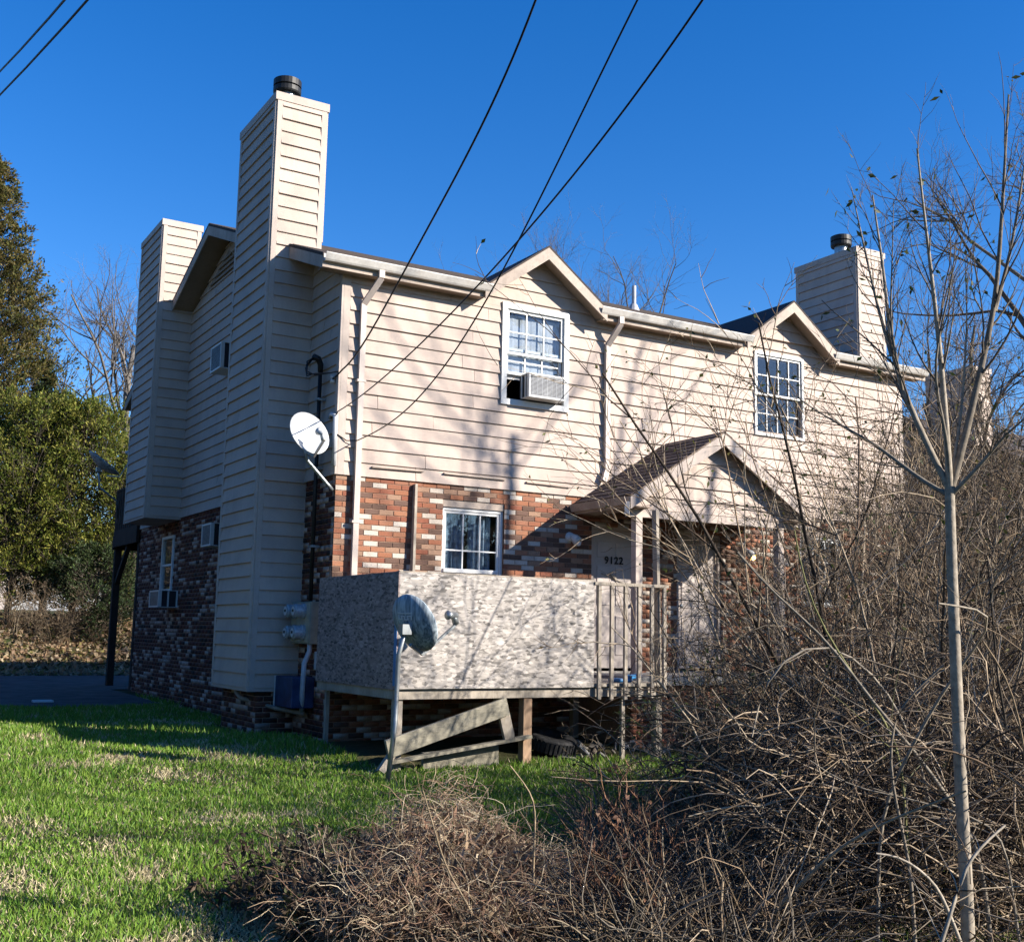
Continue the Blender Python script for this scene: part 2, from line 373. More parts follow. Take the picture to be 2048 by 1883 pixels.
def rect_minus(rect, holes):
    x0, x1, z0, z1 = rect; xs = sorted({x0, x1, *[min(max(h[i], x0), x1) for h in holes for i in (0, 1)]}); zs = sorted({z0, z1, *[min(max(h[i], z0), z1) for h in holes for i in (2, 3)]})
    out = []
    for a, b in zip(xs, xs[1:]):
        for c_, d in zip(zs, zs[1:]):
            if not any(h[0] < (a + b) / 2 < h[1] and h[2] < (c_ + d) / 2 < h[3] for h in holes): out.append((a, b, c_, d))
    return out

UW = [(2.34, 3.45, 1.175, 2.617), (6.99, 8.06, 1.24, 2.60)]          # upper windows
LW = [(1.52, 2.46, -1.42, -.17), (7.96, 8.92, -1.42, -.17)]          # lower window openings
DR = [(3.90, 4.76, -2.43, -.38), (5.44, 6.30, -2.43, -.38)]          # doors
GX = [(2.94, .95), (7.64, .95)]                             # front cross gables: centre, half width
GS = .73; GZ = ZE - .06 + .95 * GS                                   # slope; peak (wall plane)

# front wall: sheathing + boards
fw = MB()
for a, b, c_, d in rect_minus((0, W, 0, 2.68), [(h[0] + .08, h[1] - .08, h[2] + .08, h[3] - .08) for h in UW]): fw.box(a, b, .012, .12, c_, d)
for gx, hw in GX: fw.prism([(gx - hw, .012, 2.68), (gx + hw, .012, 2.68), (gx, .012, GZ - .05)], (0, .1, 0))
fwo = fw.build('front_wall', 'siding', house)
def fspan(z):
    if z <= 2.68: return [(0.09, W - .09)]
    out = []
    for gx, hw in GX:
        h = (GZ - .03 - z) / GS
        if h > .02: out.append((gx - h, gx + h))
    return out
clip_courses(fwo, 'F', 0, 0.0, GZ - .06, fspan, [(h[0] + .05, h[1] - .05, h[2] + .05, h[3] - .05) for h in UW])
for x in (0.0, W - .09):
    MB().box(x, x + .09, -.028, .05, -.0, 2.68).build('corner_board', 'trim', fwo)
# side walls
def side_wall(name, x, mp, full):
    sg = -1 if mp == 'L' else 1
    b = MB(); xi = x - sg * .012; xo = x - sg * .12; lo, hi = min(xi, xo), max(xi, xo)
    b.prism([(lo, 0.02, 0), (lo, D - .02, 0), (lo, D - .02, 2.62), (lo, D / 2, zroof(D / 2) - .22), (lo, .02, 2.62)], (hi - lo, 0, 0))
    o = b.build(name, 'siding', house)
    def sp(z):
        if z <= 2.6: return [(0.0, D)]
        k = (z - 2.6) / HR + .0
        return [(k, D - k)] if k < D / 2 - .1 else []
    if full: clip_courses(o, mp, x, 0, zroof(D / 2) - .28, sp)
    return o
lwall = side_wall('left_wall', 0, 'L', True)
MB().box(-.03, .0, -.026, .06, 0, 2.66).build('corner_board', 'trim', lwall)
rwall = side_wall('right_wall', W, 'R', False)
rb = MB(); rb.box(0, W, D - .12, D, 0, 2.66); rb.build('rear_wall', 'siding', house)
# gable louvre
lv = MB(); lv.prism([(-.03, D / 2 - 1.1, 3.95), (-.03, D / 2 + 1.1, 3.95), (-.03, D / 2, 4.36)], (.02, 0, 0)); lvo = lv.build('gable_louvre', 'soffit', house)
for i in range(4):
    z = 3.98 + i * .09; h = (4.34 - z) / HR * .95
    MB().bar((-.045, D / 2 - h, z), (-.045, D / 2 + h, z), .012, .05, (.5, 0, 1)).build('slat', 'soffit', lvo)

# brickwork
BH, BL = .0677, .2032
PAL = np.array([(.42, .175, .095), (.38, .15, .085), (.46, .21, .12), (.34, .125, .075), (.40, .18, .11), (.16, .095, .07), (.20, .12, .09), (.72, .63, .53), (.64, .55, .46), (.72, .64, .55), (.44, .27, .18)])
PAL_SHADE = np.array([(.20, .075, .05), (.17, .06, .042), (.22, .085, .06), (.15, .05, .04), (.17, .06, .045), (.07, .04, .035), (.66, .47, .38), (.72, .54, .44), (.58, .40, .32), (.20, .09, .06)])  # same brick as the front, end wall shade put into darker colours
def brick_wall(name, mp, pos, s0, s1, z0, z1, holes, single, pal, thick=.1):
    back = MB()
    for a, b, c_, d in rect_minus((s0, s1, z0, z1), holes):
        P = MAPS[mp]; A = P(a, c_, -.008, pos); B = P(b, d, -thick, pos)
        back.box(min(A[0], B[0]), max(A[0], B[0]), min(A[1], B[1]), max(A[1], B[1]), c_, d)
    o = back.build(name, 'mortar', house)
    Vs = []; Fs = []; Cs = []; n = 0; cnt = 0; shared = None
    rows = int((z1 - z0) / BH)
    for r in range(rows):
        zt = z1 - r * BH; zb = zt - BH + .0105; off = (r % 2) * BL / 2
        for k in range(-1, int((s1 - s0) / BL) + 2):
            a = s0 + k * BL - off; b = a + BL - .0105; a = max(a, s0); b = min(b, s1)
            segs = [(a, b)]
            for h in holes:
                if h[2] < (zt + zb) / 2 < h[3]:
                    new = []
                    for g in segs:
                        if h[1] <= g[0] or h[0] >= g[1]: new.append(g); continue
                        if h[0] - g[0] > .03: new.append((g[0], h[0]))
                        if g[1] - h[1] > .03: new.append((h[1], g[1]))
                    segs = new
            for a_, b_ in segs:
                if b_ - a_ < .03: continue
                j = RNG.uniform(-.002, .003); P = MAPS[mp]
                if single((a_ + b_) / 2, (zt + zb) / 2) and cnt < 300:
                    cnt += 1; L = b_ - a_
                    if abs(L - (BL - .0105)) < 1e-3:
                        cpt = P((a_ + b_) / 2, (zt + zb) / 2, j, pos)
                        if shared is None:
                            q = MB(); q.v = []; hx = L / 2; hz = (zt - zb) / 2
                            q.box(-hx, hx, 0, .03, -hz, hz); me = bpy.data.meshes.new('brick'); me.from_pydata(q.v, [], q.f); me.materials.append(MT['brick']); shared = me
                        ob = bpy.data.objects.new('brick', shared); COL.objects.link(ob); ob.parent = o
                        rl = ROOT[o.name]; ob.location = (cpt[0] - rl.x, cpt[1] - rl.y, cpt[2] + OFF - rl.z); ROOT[ob.name] = rl
                    else:
                        A = P(a_, zb, j, pos); B = P(b_, zt, -.03, pos)
                        MB().box(min(A[0], B[0]), max(A[0], B[0]), min(A[1], B[1]), max(A[1], B[1]), zb, zt).build('brick', 'brick', o)
                    continue
                fr = [P(a_, zb, j, pos), P(b_, zb, j, pos), P(b_, zt, j, pos), P(a_, zt, j, pos)]; bk = [P(a_, zb, -.02, pos), P(b_, zb, -.02, pos), P(b_, zt, -.02, pos), P(a_, zt, -.02, pos)]
                Vs += fr + bk; c_ = pal[RNG.integers(len(pal))] * RNG.uniform(.8, 1.15)
                for f in ((0, 1, 2, 3), (0, 4, 5, 1), (1, 5, 6, 2), (2, 6, 7, 3), (3, 7, 4, 0)): Fs.append([i + n for i in f]); Cs.append(c_)
                n += 8
    if Vs: np_mesh('brick_field', Vs, Fs, 'brickattr', o, Cs, 'stuff')
    return o
bf = brick_wall('front_brick_wall', 'F', 0, 0, W, -3.62, 0, LW + DR, lambda s, z: (s < 3.9 and z > -1.36) or (3.0 < s < 3.9 and z > -1.6), PAL)
bl = brick_wall('left_brick_wall', 'L', 0, 0.02, D, -3.62, 0, [(7.55, 8.35, -1.30, -.28)], lambda s, z: False, PAL_SHADE)
q = MB(); q.box(W - .1, W, .02, D, -3.62, 0); q.box(.1, W - .1, D - .12, D - .01, -3.62, 0); q.build('rear_brick_wall', 'mortar', house)
# lintel boards over the lower windows
for a, b, z0, z1 in LW:
    MB().box(a + .002, b - .002, .02, .09, z1 - .12, z1 - .002).build('lintel_board', 'rake', bf)

# interior (dark rooms behind the openings)
def room(x0, x1, y0, y1, z0, z1):
    m = MB(); m.box(x0, x1, y0, y1, z0, z1); m.f = [f for i, f in enumerate(m.f) if i != 2]; m.c = m.c[:len(m.f)]
    return m.build('room_lining', 'inside', house)
for h in LW: room(h[0] - .3, h[1] + .3, .13, 1.6, h[2] - .4, h[3] + .1)
for h in UW: room(h[0] - .2, h[1] + .2, .13, 1.4, h[2] - .3, h[3] + .01)

# ---- roof
OV, EV = .385, .20                      # rake overhang, eave (fascia) overhang
roof = MB(); zt = lambda y: ZE + (y + EV) * HR; RT_ = .045; yr = D / 2; zr = zt(yr); RY = D + .47; RZ = zr - (RY - yr) * HR
rx = [-OV, GX[0][0] - .95, GX[0][0] + .95, GX[1][0] - .95, GX[1][0] + .95, W + OV]
for i_, (x0, x1) in enumerate(zip(rx, rx[1:])):
    ys_ = -EV - .03 if i_ % 2 == 0 else .03; zs_ = zt(ys_)
    roof.prism([(x0, ys_, zs_), (x0, yr, zr), (x0, RY, RZ), (x0, RY, RZ - RT_), (x0, yr, zr - RT_), (x0, ys_, zs_ - RT_)], (x1 - x0, 0, 0))
roofo = roof.build('roof', 'shingle', house)
cr = MB()
for j in range(4, 38):
    for sgn in (0, 1):
        y = -EV - .03 + j * .143; z = ZE - .03 * HR + j * .143 * HR
        if y > yr: continue
        yy = y if sgn == 0 else D - y
        cr.bar((-OV, yy, z + .002), (W + OV, yy, z + .002), .02, .008)
cr.build('shingle_courses', 'shingle', roofo, kind='stuff')
# rake boards and soffits on the two gable ends
for x, sx in ((-OV, 1), (W + OV, -1)):
    for y0, y1, ZE_ in ((-EV, yr, ZE), (RY - .02, yr, RZ)):
        a = (x + sx * .012, y0, ZE_ - RT_ - .085); b = (x + sx * .012, y1, zr - RT_ - .085)
        MB().prism([(x, y0, ZE_ - RT_ - .001), (x, y1, zr - RT_ - .001), (x, y1, zr - RT_ - .16), (x, y0, ZE_ - RT_ - .16)], (sx * .022, 0, 0)).build('rake_board', 'rake', roofo)
        MB().prism([(x + sx * .024, y0, ZE_ - RT_ - .11), (x + sx * .024, y1, zr - RT_ - .11), (x + sx * .024, y1, zr - RT_ - .125), (x + sx * .024, y0, ZE_ - RT_ - .125)], (sx * (OV - .02), 0, 0)).build('soffit', 'soffit', roofo)
# front / rear fascia + soffit, broken by the cross gables
segs = [(-OV, GX[0][0] - .96), (GX[0][0] + .96, GX[1][0] - .96), (GX[1][0] + .96, W + OV)]
for a, b in segs:
    MB().box(a, b, -EV - .022, -EV, ZE - RT_ - .15, ZE - RT_ - .012).build('fascia', 'rake', roofo)
    MB().box(a + .03, b - .03, -EV + .001, .011, ZE - RT_ - .135, ZE - RT_ - .12).build('soffit', 'soffit', roofo)
MB().box(-OV, W + OV, RY - .03, RY - .008, RZ - RT_ - .15, RZ - RT_ - .01).build('fascia', 'rake', roofo)
# gutters with an open trough profile
def gutter(parent, a, b, y, zt_, mat='gutter', d=.105, h=.1):
    pr = [(0, 0), (0, -h), (-.06, -h), (-.075, -h + .02), (-d + .008, -.03), (-d, -.012), (-d, 0), (-d + .012, 0), (-d + .012, -.014), (-.068, -h + .012), (-.012, -h + .012), (-.012, 0)]
    return MB().prism([(a, y + p[0], zt_ + p[1]) for p in pr], (b - a, 0, 0)).build('gutter', mat, parent)
gseg = [(-OV + .3 - .29, segs[0][1] + .06), (segs[1][0] - .06, segs[1][1] + .06), (segs[2][0] - .06, W + OV)]
for a, b in gseg: gutter(house, a, b, -EV - .0225, ZE - .025)
# cross gables
for gi, (gx, hw) in enumerate(GX):
    y0 = -EV - .085; top = GZ + .075; hb = hw + .06; zb = top - hb * GS
    # ridge runs back into the main slope
    yb = (top - ZE) / HR - EV + .02; ybe = max((zb - ZE) / HR - EV, -EV) + .0
    m = MB(); n_ = GS
    for s in (-1, 1):
        P = [(gx, y0, top), (gx + s * hb, y0, zb), (gx + s * hb, ybe + .02, zb), (gx, yb, top)]
        lo = [(p[0], p[1], p[2] - .03) for p in P]
        m.add(P + lo, [(0, 1, 2, 3), (7, 6, 5, 4), (0, 4, 5, 1), (1, 5, 6, 2), (2, 6, 7, 3), (3, 7, 4, 0)])
    go = m.build('cross_gable', 'shingle', house)
    for s in (-1, 1):
        t0 = .03; dd = .17
        MB().prism([(gx, y0 + .004, top - t0), (gx + s * hb, y0 + .004, zb - t0), (gx + s * hb, y0 + .004, zb - t0 - dd), (gx, y0 + .004, top - t0 - dd)], (0, .022, 0)).build('rake_board', 'rake', go)
        MB().prism([(gx, y0 + .027, top - .12), (gx + s * hb, y0 + .027, zb - .12), (gx + s * hb, y0 + .027, zb - .135), (gx, y0 + .027, top - .135)], (0, -y0 - .03 - .02, 0)).build('soffit', 'soffit', go)
# vent pipe on the roof
m = MB(); m.tube([(6.89, 3, zt(3) - .05), (6.89, 3, 4.42)], .04, 12); m.lathe((6.89, 3, zt(3)), (0, 0, 1), [(.12, -.05), (.06, .1)], 12); m.build('vent_pipe', 'pvc', roofo)

# ---- chimneys
def chimney(x0, x1, y0, y1, zb, zt_, faces, flue, zlow=None, lab=None):
    m = MB(); m.box(x0 + .012, x1 - .012, y0 + .012, y1 - .012, zb, zt_ - .02)
    o = m.build('chimney', 'siding', house, label=lab)
    for f, z0 in faces:
        pos = {'F': y0, 'L': x0, 'R': x1}[f]; s0, s1 = ((x0, x1) if f == 'F' else (y0, y1))
        zz = zb + .02
        while zz < z0: zz += EXPO
        clip_courses(o, f, pos, zz, zt_ - .11, lambda z: [(s0 + .07, s1 - .07)], joints=False)
        for s in (s0 - .001, s1 - .072):
            A = MAPS[f](s, zz, .025, pos); B = MAPS[f](s + .073, zt_ - .1, -.015, pos)
            MB().box(min(A[0], B[0]), max(A[0], B[0]), min(A[1], B[1]), max(A[1], B[1]), zz - .03, zt_ - .1).build('corner_board', 'trim', o)
    for (a, b, c_, d) in ((x0 - .032, x1 + .032, y0 - .032, y0 + .0), (x0 - .032, x1 + .032, y1, y1 + .032), (x0 - .032, x0, y0 + .0005, y1 - .0005), (x1, x1 + .032, y0 + .0005, y1 - .0005)):
        MB().box(a, b, c_, d, zt_ - .115, zt_ + .0).build('top_trim', 'trim', o)
    MB().box(x0 - .0, x1 + .0, y0 + .0, y1 - .0, zt_ - .03, zt_ + .008).build('chase_cover', 'flue', o)
    MB().box(x0 - .02, x1 + .02, y0 - .02, y1 + .02, zb - .025, zb + .022).build('bottom_trim', 'trim', o)
    if flue:
        cx, cy, h = flue
        f = MB(); f.tube([(cx, cy, zt_ - .05), (cx, cy, zt_ + h + .06)], .13, 20); fo = f.build('flue', 'flue', o, smooth=False)
        f = MB(); f.lathe((cx, cy, zt_ + h), (0, 0, 1), [(.0, .0), (.19, .0), (.2, .02), (.2, .085), (.175, .09), (.175, .105), (.2, .11), (.2, .2), (.17, .215), (0, .215)], 24); f.build('flue_cap', 'black', o)
    return o
chimney(-.643, .07, 1.06, 2.597, -2.70, 5.337, (('F', -9), ('L', -9), ('R', 3.2)), (-.28, 1.75, .34), lab='tall tan sided chimney rising the full height of the shaded end wall')
chimney(-.62, .07, 7.258, 8.847, -.005, 5.46, (('F', -9), ('L', -9)), (-.28, 8.1, -.08), lab='upper storey chimney box overhanging the brick near the rear corner')
chimney(W + .17, W + .88, 1.06, 2.597, -2.70, 5.337, (('F', 2.2), ('L', 2.9)), (W + .52, 1.75, .25), lab='chimney at the far end behind the brush')
# brick footing under the main chimney
q = brick_wall('chimney_footing', 'L', -.52, 1.12, 2.54, -3.62, -2.725, [], lambda s, z: False, PAL_SHADE * .9, .5)
q = brick_wall('chimney_footing', 'F', 1.115, -.515, -.002, -3.62, -2.725, [], lambda s, z: False, PAL_SHADE * .9, .004)

# ---- downspouts
def downspout(x, pts, mat='downspout'):
    m = MB()
    for a, b in zip(pts, pts[1:]): m.bar(a, b, .075, .055, (0, 1, 0.01) if abs(a[2] - b[2]) > abs(a[0] - b[0]) else (0, 0, 1))
    return m.build('downspout', mat, house)
zo = ZE - .12
downspout(.3, [(.40, -EV - .07, zo), (.40, -EV - .07, zo - .10), (.26, -.06, zo - .42), (.26, -.06, -2.38)])
downspout(4.1, [(4.20, -EV - .07, zo), (4.20, -EV - .07, zo - .10), (4.11, -.06, zo - .40), (4.11, -.06, .42), (4.03, -.10, .24)])
for z in (1.2, -.6): MB().box(.20, .32, -.093, -.02, z, z + .03).build('strap', 'downspout', house)
downspout(0, [(-.05, 2.66, 2.2), (-.05, 2.66, -2.6), (-.12, 2.72, -2.75), (-.16, 2.72, -3.3)])

# ---- windows
def window(h, y, kind, lab=None):
    x0, x1, z0, z1 = h
    o = MB(); fwid = .085 if kind == 'up' else .045
    yo = y
    # outer frame
    for a, b, c_, d in ((x0, x1, z1 - fwid, z1), (x0, x1, z0, z0 + fwid), (x0, x0 + fwid, z0 + fwid, z1 - fwid), (x1 - fwid, x1, z0 + fwid, z1 - fwid)):
        o.box(a, b, yo, yo + .06, c_, d)
    wo = o.build('window', 'white', house, bevel=.004, label=lab)
    ix0, ix1, iz0, iz1 = x0 + fwid, x1 - fwid, z0 + fwid, z1 - fwid; zm = (iz0 + iz1) / 2
    def sash(a, b, c_, d, yy, nx, nz, w_=.04):
        m = MB()
        for p in ((a, b, d - w_, d), (a, b, c_, c_ + w_), (a, a + w_, c_ + w_, d - w_), (b - w_, b, c_ + w_, d - w_)): m.box(p[0], p[1], yy, yy + .03, p[2], p[3])
        so = m.build('sash', 'white', wo, bevel=.002)
        gx0, gx1, gz0, gz1 = a + w_, b - w_, c_ + w_, d - w_
        for i in range(1, nx): xx = gx0 + (gx1 - gx0) * i / nx; MB().box(xx - .009, xx + .009, yy + .006, yy + .02, gz0, gz1).build('muntin', 'white', wo)
        for i in range(1, nz): zz = gz0 + (gz1 - gz0) * i / nz; MB().box(gx0, gx1, yy + .0065, yy + .0195, zz - .009, zz + .009).build('muntin', 'white', wo)
        MB().box(gx0 - .005, gx1 + .005, yy + .022, yy + .026, gz0 - .005, gz1 + .005).build('pane', 'glass', wo)
    return wo, sash, (ix0, ix1, iz0, iz1, zm)
def curtain(parent, a, b, z0, z1, y, mat, folds=9, amp=.02, zig=0):
    n = 60; xs = np.linspace(a, b, n); V = []; F = []
    for i, x in enumerate(xs):
        yy = y + amp * math.sin(i / n * folds * 6.28 + math.sin(i * .7)) + amp * .4 * math.sin(i * 1.9)
        V += [(x, yy, z0 + zig * random.random()), (x, yy, z1)]
    for i in range(n - 1): F.append((2 * i, 2 * i + 2, 2 * i + 3, 2 * i + 1))
    m = MB(); m.add(V, F); return m.build('curtain', mat, parent, smooth=True)
# upper left: lower sash raised on an air conditioner
wo, sash, (a, b, z0, z1, zm) = window(UW[0], -.05, 'up', 'white double hung window with an air conditioner under its raised lower sash')
sash(a, b, zm, z1, -.02, 3, 2); sash(a + .01, b - .01, z0 + .36, zm + .1, .014, 3, 2)
curtain(wo, a, b, z0 + .3, z1 - .05, .07, 'curtain', 5, .004)
# upper right: full grid window with dark inside
wo, sash, (a, b, z0, z1, zm) = window(UW[1], -.045, 'low', 'dark multi pane window in the second front gable')
sash(a, b, zm - .02, z1, -.02, 4, 2, .035); sash(a, b, z0, zm + .02, .014, 4, 2, .035)
# lower ones, set back in the brick
for i, h in enumerate(LW):
    hh = (h[0], h[1], h[2], h[3] - .12)
    wo, sash, (a, b, z0, z1, zm) = window(hh, .045, 'low', 'white six pane window set in brick over the deck' if i == 0 else 'white window in brick behind the brush')
    sash(a, b, z0 + .0, z1, .06, 3, 2 if i == 0 else 3, .035)
    if i == 0: MB().box(a - .01, b - .03, .02, .06, z0 + .22, z0 + .275).build('sash_rail', 'white', wo, bevel=.01)
    curtain(wo, a + .02, a + .34, z0, z1, .16, 'bluecurtain', 4, .03); curtain(wo, b - .42, b - .1, z0, z1, .17, 'bluecurtain', 4, .03)
# left wall lower window
m = MB()
for c_ in ((-1.30, -1.25), (-.33, -.28)): m.box(-.03, .04, 7.55, 8.35, *c_)
for s in (7.55, 8.30): m.box(-.03, .04, s, s + .05, -1.25, -.33)
m.box(-.015, .03, 7.6, 8.3, -.83, -.79)
wl = m.build('window', 'white', house, label='narrow white window in the shaded brick end wall')
MB().box(.006, .01, 7.6, 8.3, -1.25, -.33).build('pane', 'glass', wl)
MB().box(.03, .1, 7.5, 8.4, -1.35, -.25).build('backing', 'inside', wl)

# ---- doors
for i, (x0, x1, z0, z1) in enumerate(DR):
    m = MB(); m.box(x0 + .05, x1 - .05, .07, .11, z0 + .04, z1 - .06)
    do = m.build('door', 'door', house, label='weathered tan front door with black house numbers' if i == 0 else 'weathered tan front door behind the brush')
    for a, b, c_, d in ((x0, x0 + .05, z0, z1), (x1 - .05, x1, z0, z1), (x0 + .05, x1 - .05, z1 - .055, z1)):
        MB().box(a, b, .02, .12, c_, d).build('door_frame', 'trim', do)
    xa, xb = x0 + .14, x1 - .14; xm = (xa + xb) / 2
    for (c_, d) in ((z0 + .22, z0 + .78), (z0 + .92, z0 + 1.48), (z0 + 1.6, z0 + 1.82)):
        for a, b in ((xa, xm - .04), (xm + .04, xb)):
            MB().box(a, b, .058, .0695, c_, d).build('panel', 'door', do, bevel=.008)
    MB().box(x0, x1, -.04, .115, z0 - .03, z0 + .0).build('threshold', 'concrete', do)
    m = MB(); kx = x0 + .1 if i else x1 - .1; m.tube([(kx, .07, z0 + .95), (kx, .03, z0 + .95)], .012, 8); m.lathe((kx, .04, z0 + .95), (0, -1, 0), [(0, .04), (.025, .035), (.03, .015), (.012, 0)], 12); m.build('knob', 'steel', do, smooth=True)
    if i == 0:
        for k, ch in enumerate('9122'):
            cu = bpy.data.curves.new('numeral', 'FONT'); cu.body = ch; cu.size = .145; cu.extrude = .004; cu.offset = .003; cu.align_x = 'CENTER'
            tmp = bpy.data.objects.new('tmp', cu); COL.objects.link(tmp); dg = bpy.context.evaluated_depsgraph_get(); me = bpy.data.meshes.new_from_object(tmp.evaluated_get(dg)); bpy.data.objects.remove(tmp)
            me.transform(Matrix.Rotation(math.pi / 2, 4, 'X'))
            o = finish('numeral', me, 'number', do); rl = ROOT[do.name]; ROOT[o.name] = rl
            o.location = (xm - .13 + k * .086 - rl.x, .052 - rl.y, z0 + 1.515 + OFF - rl.z)
        m = MB(); m.bar((xm - .22, .055, -1.06), (xm + .34, .052, -1.24), .02, .012); m.bar((xm - .08, .05, -1.05), (xm + .02, .045, -1.13), .05, .03); m.build('door_wreath_twig', 'wood', do)
# wall lamps
def wall_lamp(x, z, lit, lab):
    m = MB(); m.lathe((x, 0.0, z), (0, -1, 0), [(0, .06), (.055, .055), (.07, .0)], 14); o = m.build('wall_lamp', 'plastic', house, smooth=True, label=lab)
    m = MB(); m.lathe((x + .02, -.10, z - .02), (.35, -.5, -.6), [(.03, -.06), (.06, .0), (.075, .09), (.07, .09), (.05, 0)], 14); m.build('shade', 'plastic', o, smooth=True)
    m = MB(); m.lathe((x + .035, -.13, z - .07), (.35, -.5, -.6), [(0, .08), (.035, .06), (.04, .02), (.02, -.04)], 12); m.build('bulb', 'bulb' if lit else 'paper', o, smooth=True)
    return o
wall_lamp(3.52, -.58, False, 'white wall lamp on dark brick left of the door')
wall_lamp(6.76, -.62, True, 'small lit wall lamp right of the far door')

# ---- porch
pr = house
PX, PY, PT, PB = 5.21, -1.32, .90, -.10; PH = 1.60; PSL = (PT - PB) / PH
m = MB(); m.box(3.5, 6.95, -1.45, -.002, -2.56, -2.45); slab = m.build('porch_slab', 'concrete', house)
m = MB(); m.box(3.56, 6.9, -1.38, -.01, -3.6, -2.5601); pb = m.build('porch_base', 'mortar', house)
Vs = []; Fs = []; Cs = []; n = 0
for r in range(15):
    for k in range(17):
        z1_ = -2.57 - r * BH; a = 3.56 + k * BL - (r % 2) * .1; a_ = max(a, 3.56); b_ = min(a + BL - .0105, 6.9)
        if b_ - a_ < .03: continue
        Vs += [(a_, -1.392, z1_ - .057), (b_, -1.392, z1_ - .057), (b_, -1.392, z1_), (a_, -1.392, z1_), (a_, -1.37, z1_ - .057), (b_, -1.37, z1_ - .057), (b_, -1.37, z1_), (a_, -1.37, z1_)]
        c_ = PAL[RNG.integers(0, 5)]
        for f in ((0, 1, 2, 3), (0, 4, 5, 1), (1, 5, 6, 2), (2, 6, 7, 3), (3, 7, 4, 0)): Fs.append([i + n for i in f]); Cs.append(c_)
        n += 8
np_mesh('brick_field', Vs, Fs, 'brickattr', pb, Cs, 'stuff')
m = MB()
for s in (-1, 1):
    P = [(PX, PY, PT), (PX + s * PH, PY, PB), (PX + s * PH, -.022, PB), (PX, -.022, PT)]; lo = [(p[0], p[1], p[2] - .05) for p in P]
    m.add(P + lo, [(0, 1, 2, 3), (7, 6, 5, 4), (0, 4, 5, 1), (1, 5, 6, 2), (2, 6, 7, 3), (3, 7, 4, 0)])
proof = m.build('porch_roof', 'soffit', house)
# porch shingles: tabs in courses on both slopes (left one shows)
SL = math.hypot(PH, PT - PB); nc = 14; shm = {}
for s in (-1, 1):
    for r in range(nc):
        d0 = SL - r * SL / nc + .02; d1 = d0 - SL / nc - .03; off = (r * .37) % .3
        y = PY - .02 - off
        while y < -.03:
            ya, yb_ = max(y, PY - .02), min(y + .295, -.024); y += .3
            if yb_ - ya < .04: continue
            def pt(dist, yy, up):
                x = PX + s * PH * dist / SL; z = PT - (PT - PB) * dist / SL; nx_, nz_ = s * (PT - PB) / SL, PH / SL
                return (x + nx_ * up, yy, z + nz_ * up)
            j = random.uniform(0, .006)
            lowv = [pt(d0, ya, .004), pt(d0, yb_, .004), pt(d1, yb_, .002), pt(d1, ya, .002)]; upv = [pt(d0, ya, .018 + j), pt(d0, yb_, .018 + j), pt(d1, yb_, .008), pt(d1, ya, .008)]
            MB().add(lowv + upv, [(3, 2, 1, 0), (4, 5, 6, 7), (0, 1, 5, 4), (1, 2, 6, 5), (2, 3, 7, 6), (3, 0, 4, 7)]).build('shingle', 'porchshingle', proof)
for s in (-1, 1):
    MB().prism([(PX, PY - .024, PT - .012), (PX + s * (PH + .03), PY - .024, PB - .03), (PX + s * (PH + .03), PY - .024, PB - .19), (PX, PY - .024, PT - .19)], (0, .022, 0)).build('rake_board', 'trim', proof)
    x = PX + s * PH
    MB().box(min(x, x + s * .02), max(x, x + s * .02), PY, -.023, PB - .16, PB - .02).build('fascia', 'rake', proof)
    MB().box(min(x - s * .35, x - s * .002), max(x - s * .35, x - s * .002), PY + .02, -.024, PB - .15, PB - .135).build('soffit', 'soffit', proof)
# porch gutter along the left eave
pgt = [(0, 0), (0, -.1), (-.06, -.1), (-.09, -.03), (-.1, 0), (-.09, 0), (-.055, -.088), (-.012, -.088), (-.012, 0)]
MB().prism([(PX - PH - .021 + p[0], PY, PB - .03 + p[1]) for p in pgt], (0, -PY - .03, 0)).build('gutter', 'rake', proof)
MB().bar((PX - PH - .05, PY + .02, PB - .1), (PX - PH - .09, PY - .02, PB - .27), .06, .05).build('downspout', 'gutter', proof)
# gable face with siding
gf = MB(); gy = PY + .2
gf.prism([(PX - PH + .12, gy, PB - .15), (PX + PH - .12, gy, PB - .15), (PX + PH - .12, gy, PB - .1), (PX, gy, PT - .1), (PX - PH + .12, gy, PB - .1)], (0, .05, 0)); gfo = gf.build('porch_gable', 'siding', house)
def gsp(z):
    h = (PT - .08 - z) / PSL; h = min(h, PH - .12); return [(PX - h, PX + h)] if h > .05 else []
clip_courses(gfo, 'F', gy, PB - .15, PT - .15, gsp, joints=False)
MB().box(PX - PH + .1, PX + PH - .1, gy - .02, gy + .07, PB - .26, PB - .151).build('porch_beam', 'trim', house)
for x in (3.86, 6.42):
    MB().box(x - .055, x + .055, -1.16, -1.05, -2.45, PB - .255).build('porch_column', 'trim', house, bevel=.004)

# loose trim strips on the lowest boards
for a, b, z in ((.47, 1.2, .13), (1.5, 2.44, .14), (2.78, 3.5, .13)):
    MB().bar((a, -.032, z), (b, -.032, z + random.uniform(-.02, .01)), .035, .02).build('loose_trim_strip', 'rake', fwo)
# siding patch
MB().box(4.78, 4.94, -.03, -.012, 1.09, 1.24).build('vent_cover', 'trim', fwo)

